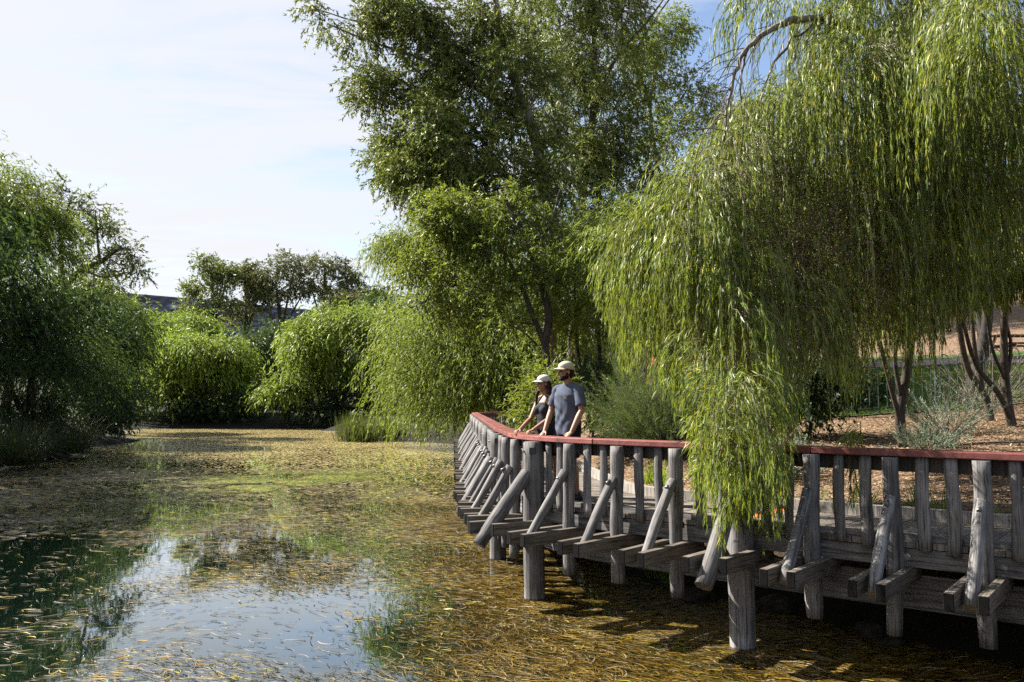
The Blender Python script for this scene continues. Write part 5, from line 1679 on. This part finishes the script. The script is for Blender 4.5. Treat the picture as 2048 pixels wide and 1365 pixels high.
def ell(c, r, su=16, sv=10):
    V, F = [], []
    for i in range(sv + 1):
        th = math.pi * i / sv
        for j in range(su):
            a = 2 * math.pi * j / su
            s = max(math.sin(th), 0.02)
            V.append((c[0] + r[0] * s * math.cos(a), c[1] + r[1] * s * math.sin(a), c[2] + r[2] * math.cos(th)))
    for i in range(sv):
        for j in range(su):
            k = (j + 1) % su
            F.append((i * su + j, (i + 1) * su + j, (i + 1) * su + k, i * su + k))
    F.append(tuple(range(su)))
    F.append(tuple(sv * su + j for j in range(su))[::-1])
    return V, F


def fused(name, shapes, voxel, smooth=4, fold=None):
    """melt overlapping shapes into one continuous skin"""
    a = Acc()
    for V, F in shapes:
        a.add(V, F)
    me = bpy.data.meshes.new(name + '_raw')
    me.from_pydata(a.V, [], a.F)
    bm = bmesh.new(); bm.from_mesh(me); bmesh.ops.recalc_face_normals(bm, faces=bm.faces); bm.to_mesh(me); bm.free()
    o = bpy.data.objects.new(name + '_raw', me)
    COL.objects.link(o)
    r = o.modifiers.new('r', 'REMESH'); r.mode = 'VOXEL'; r.voxel_size = voxel
    s = o.modifiers.new('s', 'SMOOTH'); s.factor = 0.5; s.iterations = smooth
    dg = bpy.context.evaluated_depsgraph_get()
    out = bpy.data.meshes.new_from_object(o.evaluated_get(dg))
    bpy.data.objects.remove(o)
    bpy.data.meshes.remove(me)
    out.name = name
    if fold is not None:
        co = np.empty(len(out.vertices) * 3, np.float32)
        no = np.empty(len(out.vertices) * 3, np.float32)
        out.vertices.foreach_get('co', co)
        out.vertices.foreach_get('normal', no)
        co, no = co.reshape(-1, 3), no.reshape(-1, 3)
        co = co + no * fold(co)[:, None]
        out.vertices.foreach_set('co', co.astype(np.float32).ravel())
        out.update()
    return out


def rot_pts(V, yaw, c):
    ca, sa = math.cos(yaw), math.sin(yaw)
    return [(c[0] + (v[0] - c[0]) * ca - (v[1] - c[1]) * sa, c[1] + (v[0] - c[0]) * sa + (v[1] - c[1]) * ca, v[2]) for v in np.asarray(V, float)]


def hand(wrist, direc, palm_n, side, sz=1.0, curl=0.7):
    """palm, four bent fingers and a thumb; direc = where the fingers point, palm_n = out of the back of the hand, side = toward the thumb"""
    w_, d, n, s = (np.asarray(q, float) for q in (wrist, direc, palm_n, side))
    d = unit(d); n = unit(n - d * np.dot(n, d)); s = unit(s - d * np.dot(s, d) - n * np.dot(s, n))
    out = []
    out.append(cone(w_, w_ + d * 0.075 * sz, 0.030 * sz, 0.036 * sz, 12, flat=0.5, fdir=n))
    for k, (off, ln) in enumerate(((0.029, 0.066), (0.010, 0.074), (-0.010, 0.068), (-0.028, 0.052))):
        b = w_ + d * 0.075 * sz + s * off * sz
        q1 = b + unit(d * math.cos(curl * 0.45) - n * math.sin(curl * 0.45) + s * off * 2) * ln * 0.45 * sz
        q2 = q1 + unit(d * math.cos(curl * 1.3) - n * math.sin(curl * 1.3)) * ln * 0.32 * sz
        q3 = q2 + unit(d * math.cos(curl * 2.0) - n * math.sin(curl * 2.0)) * ln * 0.26 * sz
        out += [cone(b, q1, 0.0098 * sz, 0.0090 * sz, 8), cone(q1, q2, 0.0090 * sz, 0.0082 * sz, 8), cone(q2, q3, 0.0082 * sz, 0.0070 * sz, 8)]
    t0 = w_ + d * 0.022 * sz + s * 0.026 * sz
    t1 = t0 + unit(d * 0.75 + s * 0.75 - n * 0.1) * 0.042 * sz
    t2 = t1 + unit(d + s * 0.15 - n * 0.3) * 0.034 * sz
    out += [cone(t0, t1, 0.0125 * sz, 0.0105 * sz, 8), cone(t1, t2, 0.0105 * sz, 0.0085 * sz, 8)]
    return out


def head_shapes(c, s, yaw, male):
    """c = centre of the skull; facing +x before the yaw"""
    sh = []
    x, y, z = c
    sh.append(ell((x - 0.012 * s, y, z + 0.03 * s), (0.098 * s, 0.076 * s, 0.095 * s)))            # skull
    sh.append(ell((x + 0.028 * s, y, z - 0.035 * s), (0.062 * s, 0.060 * s, 0.078 * s)))          # face
    sh.append(ell((x + 0.048 * s, y, z - 0.092 * s), (0.034 * s, 0.036 * s, 0.026 * s)))          # chin
    sh.append(ell((x + 0.012 * s, y, z - 0.070 * s), (0.056 * s, 0.054 * s, 0.036 * s)))          # jaw
    sh.append(cone((x + 0.086 * s, y, z + 0.012 * s), (x + 0.106 * s, y, z - 0.030 * s), 0.009 * s, 0.0135 * s, 10))   # nose
    sh.append(ell((x + 0.083 * s, y, z + 0.022 * s), (0.012 * s, 0.046 * s, 0.010 * s)))          # brow
    sh.append(ell((x + 0.083 * s, y, z - 0.058 * s), (0.013 * s, 0.024 * s, 0.0065 * s)))         # upper lip
    sh.append(ell((x + 0.081 * s, y, z - 0.070 * s), (0.013 * s, 0.021 * s, 0.0070 * s)))         # lower lip
    for q in (-1, 1):
        sh.append(ell((x + 0.060 * s, y + q * 0.036 * s, z - 0.022 * s), (0.028 * s, 0.024 * s, 0.024 * s)))    # cheeks
        sh.append(ell((x - 0.012 * s, y + q * 0.077 * s, z - 0.008 * s), (0.018 * s, 0.008 * s, 0.031 * s)))    # ears
    return [(rot_pts(V, yaw, c), F) for V, F in sh]


skin_tan = plain('skin_tan', (0.27, 0.145, 0.095), 0.5, 0.35, var=0.06, scale=30)
skin_pink = plain('skin_light_tan', (0.25, 0.13, 0.085), 0.5, 0.35, var=0.06, scale=30)
M['hair_dark'] = plain('dark_brown_hair', (0.016, 0.009, 0.007), 0.6, 0.12, var=0.5, scale=60, bump=0.6)
M['cap'] = plain('cream_cap', (0.40, 0.375, 0.31), 0.85, 0.15, var=0.05, scale=40)
M['cap_brim'] = plain('cap_brim', (0.36, 0.32, 0.25), 0.85, 0.15, var=0.05, scale=40)
M['cap_white'] = plain('off_white_cap', (0.46, 0.445, 0.41), 0.85, 0.15, var=0.05, scale=40)
M['tee'] = plain('slate_blue_tee', (0.066, 0.079, 0.112), 0.9, 0.1, var=0.12, scale=20)
M['tank'] = plain('black_tank_top', (0.016, 0.018, 0.024), 0.8, 0.2, var=0.2, scale=20)
M['shorts'] = plain('black_shorts', (0.013, 0.013, 0.016), 0.85, 0.15, var=0.2, scale=20)
M['shoe'] = plain('black_shoe', (0.012, 0.012, 0.013), 0.6, 0.3)
M['eye'] = plain('eye_dark', (0.03, 0.02, 0.015), 0.15, 0.6)
M['logo'] = plain('pale_print', (0.55, 0.52, 0.33), 0.8)


def cap_parts(c, s, yaw, mcap, mbrim, root, tilt=0.06):
    x, y, z = c
    V, F = [], []
    n = 24
    rows = [(0.0, 1.0), (0.03, 1.0), (0.055, 0.95), (0.08, 0.80), (0.098, 0.55), (0.107, 0.25), (0.109, 0.02)]
    for h, k in rows:
        for j in range(n):
            a = 2 * math.pi * j / n
            V.append((x - 0.010 * s + 0.110 * s * k * math.cos(a), y + 0.089 * s * k * math.sin(a), z + 0.030 * s + h * s + (0.012 * s * math.cos(a) if h < 0.06 else 0)))
    for i in range(len(rows) - 1):
        for j in range(n):
            k = (j + 1) % n
            F.append((i * n + j, i * n + k, (i + 1) * n + k, (i + 1) * n + j))
    F.append(tuple((len(rows) - 1) * n + j for j in range(n)))
    cp = obj('cap', (rot_pts(V, yaw, c), F), mcap, root, smooth=True)
    sl = cp.modifiers.new('thick', 'SOLIDIFY'); sl.thickness = 0.003
    V, F = [], []
    m_ = 14
    for j in range(m_ + 1):
        a = math.radians(-72 + 144 * j / m_)
        e = math.cos(a * 0.92) ** 0.6
        ix, iy = x - 0.010 * s + 0.108 * s * math.cos(a), y + 0.087 * s * math.sin(a)
        for q, t in enumerate((0, 0.35, 0.7, 1.0)):
            V.append((ix + 0.072 * s * e * t * max(math.cos(a * 0.6), 0.2), iy + 0.006 * s * t * math.sin(a), z + 0.045 * s * (1 - 0.0) + 0.0 - 0.020 * s * t - 0.016 * s * (abs(math.sin(a)) ** 2) + 0.005 * s))
        if j:
            for q in range(3):
                b = (j - 1) * 4 + q
                F.append((b, b + 4, b + 5, b + 1))
    br = obj('cap_brim', (rot_pts(V, yaw, c), F), mbrim, root, smooth=True)
    br.parent = cp
    sl = br.modifiers.new('thick', 'SOLIDIFY'); sl.thickness = 0.006
    bt = obj('cap_button', (rot_pts(ell((x - 0.01 * s, y, z + 0.139 * s), (0.009 * s, 0.009 * s, 0.005 * s), 10, 6)[0], yaw, c), ell((0, 0, 0), (1, 1, 1), 10, 6)[1]), mcap, root)
    bt.parent = cp
    return cp


def eyes(c, s, yaw, root):
    x, y, z = c
    for q in (-1, 1):
        V, F = ell((x + 0.083 * s, y + q * 0.030 * s, z + 0.004 * s), (0.008 * s, 0.011 * s, 0.0062 * s), 10, 6)
        obj('eye', (rot_pts(V, yaw, c), F), M['eye'], root, smooth=True)
        V, F = ell((x + 0.090 * s, y + q * 0.031 * s, z + 0.022 * s), (0.007 * s, 0.019 * s, 0.0042 * s), 10, 6)
        obj('eyebrow', (rot_pts(V, yaw, c), F), M['hair_dark'], root, smooth=True)


def person(label, base, yaw, head_yaw, male):
    root = thing('person', label, 'person', base)
    root.rotation_euler = (0, 0, yaw)
    # local frame: +x forward, +y the person's left, z up; built round the origin
    H = 1.80 if male else 1.645
    s = H / 1.80
    zr = Z_RAIL - base[2]                       # rail top in local height
    L = lambda q: (q[0], q[1], q[2])
    skin = skin_tan if male else skin_pink

    def put(name, me, m, smooth=True):
        # parts are modelled round the origin, so no offset
        if not isinstance(me, bpy.types.Mesh):
            V, F = me
            mm = bpy.data.meshes.new(name)
            mm.from_pydata([tuple(map(float, v)) for v in V], [], F)
            me = mm
        me.materials.append(m)
        if smooth:
            me.polygons.foreach_set('use_smooth', np.ones(len(me.polygons), dtype=bool))
        o = bpy.data.objects.new(name, me)
        COL.objects.link(o)
        o.parent = root
        return o

    hc = (0.045 * s, 0.0, 1.665 * s)
    lean = 0.02
    sw = (0.205 if male else 0.168)            # half shoulder breadth
    hw = (0.165 if male else 0.165) * s
    sh = {}
    body = []
    # legs: the left straight, the right a little ahead, knee soft
    hipz, kneez, ankz = 0.93 * s, 0.50 * s, 0.085 * s
    lt = 0.086 * s if male else 0.084 * s
    fx = {1: -0.03, -1: 0.13} if male else {1: -0.16, -1: 0.10}
    for q in (1, -1):
        hip = (0.0, q * 0.095 * s, hipz)
        kn = (fx[q] * 0.55 + 0.05, q * 0.10 * s, kneez)
        an = (fx[q] - 0.01, q * 0.105 * s, ankz)
        calf = np.array(kn) * 0.68 + np.array(an) * 0.32 + np.array((-0.018, 0, 0))
        body += [cone(hip, kn, lt, 0.055 * s, 16), cone(kn, calf, 0.053 * s, 0.056 * s, 14), cone(calf, an, 0.056 * s, 0.036 * s, 14), cone(an, (an[0] - 0.01, an[1], 0.05), 0.036 * s, 0.036 * s, 12), cone((an[0] - 0.03, an[1], 0.045), (an[0] + 0.15, an[1], 0.04), 0.035, 0.032, 12, flat=0.8, fdir=(0, 0, 1))]
    # trunk
    cw = (0.165 if male else 0.135)
    body.append(loft([((0, 0, 0.84 * s), 0.10 * s, hw * 0.92), ((0, 0, 0.93 * s), 0.115 * s, hw), ((0, 0, 1.03 * s), 0.105 * s, hw * 0.90), ((0.005, 0, 1.12 * s), 0.098 * s, cw * 0.86), ((0.01, 0, 1.24 * s), 0.108 * s, cw * 0.97),
                      ((0.01, 0, 1.36 * s), 0.112 * s, cw * 1.05), ((0.0, 0, 1.44 * s), 0.085 * s, cw * 0.92), ((-0.002, 0, 1.485 * s), 0.06 * s, 0.085 * s)]))
    body.append(cone((-0.005, 0, 1.44 * s), (0.022, 0, 1.59 * s), 0.062 * s if male else 0.052 * s, 0.056 * s if male else 0.046 * s, 14))
    for q in (1, -1):
        body.append(cone((0, 0.05 * q, 1.465 * s), (0.0, q * (sw - 0.03), 1.43 * s), 0.045 * s, 0.052 * s, 12))
    if not male:
        for q in (1, -1):
            body.append(ell((0.085, q * 0.065, 1.275 * s), (0.055, 0.062, 0.062)))
    arms = {}
    for q in (1, -1):
        shd = np.array((0.0, q * (sw - 0.01), 1.425 * s))
        if male:
            wr = np.array((0.185 if q > 0 else 0.20, q * 0.235, zr + 0.058))
            el = (shd + wr) / 2 + np.array((-0.055, q * 0.055, 0.0))
        else:
            wr = np.array((0.33 if q > 0 else 0.40, q * 0.10 + 0.03, zr + 0.062))
            el = (shd + wr) / 2 + np.array((-0.06, q * 0.05, -0.06))
        ar = (0.049 if male else 0.039)
        body += [ell(shd, (ar * 1.22, ar * 1.15, ar * 1.3)), cone(shd, el, ar, ar * 0.80, 14), cone(el, el * 0.68 + wr * 0.32, ar * 0.80, ar * 0.84, 14), cone(el * 0.68 + wr * 0.32, wr, ar * 0.84, ar * 0.56, 14)]
        if male:
            body += hand(wr, (0.75, -q * 0.1, -0.55), (0.5, q * 0.1, 0.85), (0, -q, 0.1), 1.02, 0.95)
        else:
            body += hand(wr, (0.93, -q * 0.15, -0.30), (0.25, 0, 0.95), (0, -q, 0.05), 0.9, 0.8)
        arms[q] = (shd, el, wr)
    body += head_shapes(hc, s, head_yaw, male)
    put('body', fused('body', body, 0.0055, 3), skin)
    eyes_root = root
    # temporary: parts made in root's local frame
    loc0, root.location = root.location.copy(), (0, 0, 0)
    eyes(hc, s, head_yaw, root)
    cap_parts(hc, s * 1.0, head_yaw, M['cap'] if male else M['cap_white'], M['cap_brim'] if male else M['cap_white'], root)
    x, y, z = hc
    R = lambda sp: (rot_pts(sp[0], head_yaw, hc), sp[1])
    if male:
        hr = [R(ell((x - 0.030 * s, y, z + 0.022 * s), (0.090 * s, 0.083 * s, 0.080 * s))), R(ell((x - 0.062 * s, y, z - 0.035 * s), (0.046 * s, 0.062 * s, 0.058 * s)))]
        put('hair', fused('hair', hr, 0.006, 2), M['hair_dark'])
        bd = [R(ell((x + 0.052 * s, y, z - 0.095 * s), (0.042 * s, 0.042 * s, 0.028 * s))), R(ell((x + 0.020 * s, y + 0.036 * s, z - 0.070 * s), (0.050 * s, 0.026 * s, 0.034 * s))), R(ell((x + 0.020 * s, y - 0.036 * s, z - 0.070 * s), (0.050 * s, 0.026 * s, 0.034 * s))),
              R(ell((x + 0.085 * s, y, z - 0.049 * s), (0.013 * s, 0.028 * s, 0.005 * s)))]
        for q in (1, -1):
            bd.append(R(cone((x + 0.004 * s, y + q * 0.062 * s, z - 0.015 * s), (x + 0.012 * s, y + q * 0.055 * s, z - 0.06 * s), 0.012 * s, 0.016 * s, 8)))
        put('beard', fused('beard', bd, 0.005, 1), M['hair_dark'])
    else:
        hr = [R(ell((x - 0.030 * s, y, z + 0.020 * s), (0.092 * s, 0.084 * s, 0.082 * s)))]
        # long hair: falls behind both shoulders, one lock to the front
        bk = np.array((x - 0.075, y, z - 0.02))
        for q, fwd, ln in ((1, -0.03, 0.28), (0.4, -0.06, 0.30), (-0.4, -0.06, 0.30), (-1, -0.02, 0.28)):
            p0 = np.array((x - 0.055 * s, y + q * 0.062 * s, z + 0.01))
            p1 = np.array((x - 0.075 * s + fwd * 0.3, y + q * 0.075 * s, z - 0.12))
            p2 = np.array((x - 0.085 * s + fwd, y + q * 0.085 * s, z - 0.12 - ln * 0.6))
            hr += [R(cone(p0, p1, 0.042 * s, 0.042 * s, 12)), R(cone(p1, p2, 0.042 * s, 0.022 * s, 12))]
        # lock in front of the right shoulder
        p0 = np.array((x + 0.0, y - 0.072 * s, z - 0.03)); p1 = np.array((x + 0.055, y - 0.085 * s, z - 0.15)); p2 = np.array((x + 0.075, y - 0.085 * s, z - 0.33))
        hr += [cone(p0, p1, 0.028, 0.026, 10), cone(p1, p2, 0.026, 0.011, 10)]
        put('hair', fused('hair', hr, 0.006, 2), M['hair_dark'])
    # clothes
    if male:
        fold = lambda co: 0.0045 * np.sin(co[:, 1] * 46 + 4 * np.sin(co[:, 2] * 9)) * np.clip((1.36 - co[:, 2]) / 0.25, 0.15, 1) * np.clip(1.3 - np.abs(co[:, 1]) * 3, 0.2, 1) + 0.003 * np.sin(co[:, 2] * 38 + co[:, 1] * 16) + 0.0035 * np.sin((co[:, 2] + co[:, 1] * 0.7) * 60 + 2 * np.sin(co[:, 0] * 20))
        tee = [loft([((0.0, 0, 0.845), 0.142, 0.196), ((0.0, 0, 0.90), 0.142, 0.196), ((0.003, 0, 1.0), 0.136, 0.188), ((0.008, 0, 1.12), 0.132, 0.184), ((0.012, 0, 1.25), 0.134, 0.190), ((0.012, 0, 1.36), 0.132, 0.195), ((0.002, 0, 1.445), 0.100, 0.168), ((-0.004, 0, 1.49), 0.076, 0.092), ((-0.004, 0, 1.503), 0.070, 0.078)])]
        for q in (1, -1):
            shd, el, wr = arms[q]
            e2 = shd + (el - shd) * 0.78
            tee += [ell(shd, (0.072, 0.066, 0.072)), cone(shd, e2, 0.068, 0.074, 16, ball1=False), cone((0, 0.06 * q, 1.47), (0.0, q * 0.18, 1.435), 0.05, 0.062, 12)]
        put('t_shirt', fused('t_shirt', tee, 0.008, 3, fold), M['tee'])
        # small emblem on the left breast
        V, F = [], []
        ce = np.array((0.138, 0.085, 1.325))
        tri = [(0, 0.024), (-0.016, -0.004), (0.016, -0.004)]
        for yy, zz in tri + [(-0.020, -0.010), (0.020, -0.010), (0.020, -0.017), (-0.020, -0.017)]:
            V.append((ce[0] + 0.012 - 0.9 * (abs(ce[1] + yy) - 0.085), ce[1] + yy, ce[2] + zz))
        V = V + [(v[0] - 0.02, v[1], v[2]) for v in V]
        F = [(0, 1, 2), (3, 4, 5, 6), (7, 9, 8), (10, 13, 12, 11), (0, 7, 8, 1), (1, 8, 9, 2), (2, 9, 7, 0), (3, 10, 11, 4), (4, 11, 12, 5), (5, 12, 13, 6), (6, 13, 10, 3)]
        put('chest_emblem', (V, F), M['logo'], False)
    else:
        tank = [loft([((0.0, 0, 0.87), 0.125, 0.160), ((0, 0, 0.95), 0.122, 0.158), ((0.005, 0, 1.02), 0.108, 0.132), ((0.01, 0, 1.13), 0.112, 0.134), ((0.012, 0, 1.22), 0.116, 0.140), ((0.004, 0, 1.265), 0.104, 0.132)])]
        for q in (1, -1):
            tank.append(ell((0.083, q * 0.065, 1.275 * s), (0.066, 0.071, 0.066)))
            tank += [cone((0.085, q * 0.085, 1.22), (0.045, q * 0.082, 1.335), 0.022, 0.012, 10), cone((0.045, q * 0.082, 1.335), (-0.01, q * 0.080, 1.362), 0.012, 0.012, 10), cone((-0.01, q * 0.080, 1.362), (-0.085, q * 0.03, 1.27), 0.012, 0.03, 10)]
        put('tank_top', fused('tank_top', tank, 0.007, 2, lambda co: 0.0025 * np.sin(co[:, 2] * 55 + co[:, 1] * 30)), M['tank'])
        rg = [(arms[1][2][0] - 0.03 + 0.026 * math.cos(a_), arms[1][2][1] + 0.026 * math.sin(a_), arms[1][2][2] + 0.018 + 0.008 * math.cos(a_)) for a_ in np.linspace(0, 2 * math.pi, 15)]
        put('bracelet', tube(rg, 0.004, 6, False), M['shoe'])
    stops = 0.40 if male else 0.36
    shr = [loft([((0, 0, 0.80 * s), 0.125 * s, hw + 0.012), ((0, 0, 0.88 * s), 0.136 * s, hw + 0.022), ((0, 0, 0.97 * s), 0.126 * s, hw + 0.012), ((0, 0, 1.02 * s), 0.118 * s, hw)])]
    for q in (1, -1):
        hip = np.array((0.0, q * 0.095 * s, hipz)); kn = np.array((fx[q] * 0.55 + 0.05, q * 0.10 * s, kneez))
        shr.append(cone(hip, hip + (kn - hip) * (0.86 if male else 0.52), lt + 0.020, (0.088 if male else 0.092) * s, 16, ball1=False))
    put('shorts', fused('shorts', shr, 0.008, 3, lambda co: 0.004 * np.sin(co[:, 1] * 40 + co[:, 2] * 12)), M['shorts'])
    for q in (1, -1):
        a0 = np.array((fx[q] - 0.01, q * 0.105 * s, 0.0))
        so_ = [cone(a0 + (-0.045, 0, 0.045), a0 + (0.07, 0, 0.042), 0.045, 0.047, 14, flat=0.95, fdir=(0, 0, 1)), cone(a0 + (0.07, 0, 0.040), a0 + (0.165, 0, 0.034), 0.046, 0.036, 14, flat=0.85, fdir=(0, 0, 1)), cone(a0 + (-0.015, 0, 0.05), a0 + (-0.015, 0, 0.115), 0.048, 0.043, 14, ball1=False),
               box(a0[0] - 0.085, a0[0] + 0.19, a0[1] - 0.038, a0[1] + 0.038, 0.004, 0.028)]
        put('shoe', fused('shoe', so_, 0.007, 2), M['shoe'])
    root.location = loc0
    return root


def aim(fx, fy):
    return math.atan2(fy, fx)


y1 = aim(-0.74, -0.67)
person('bearded man in cream cap and slate blue t-shirt, hands resting on the handrail', (0.735, 11.13, Z_DECK), y1, aim(-0.95, -0.30) - y1, True)
y2 = aim(-0.80, -0.60)
person('woman with long dark hair in off-white cap and black tank top, leaning on handrail', (0.47, 11.82, Z_DECK), y2, aim(-0.96, -0.28) - y2, False)
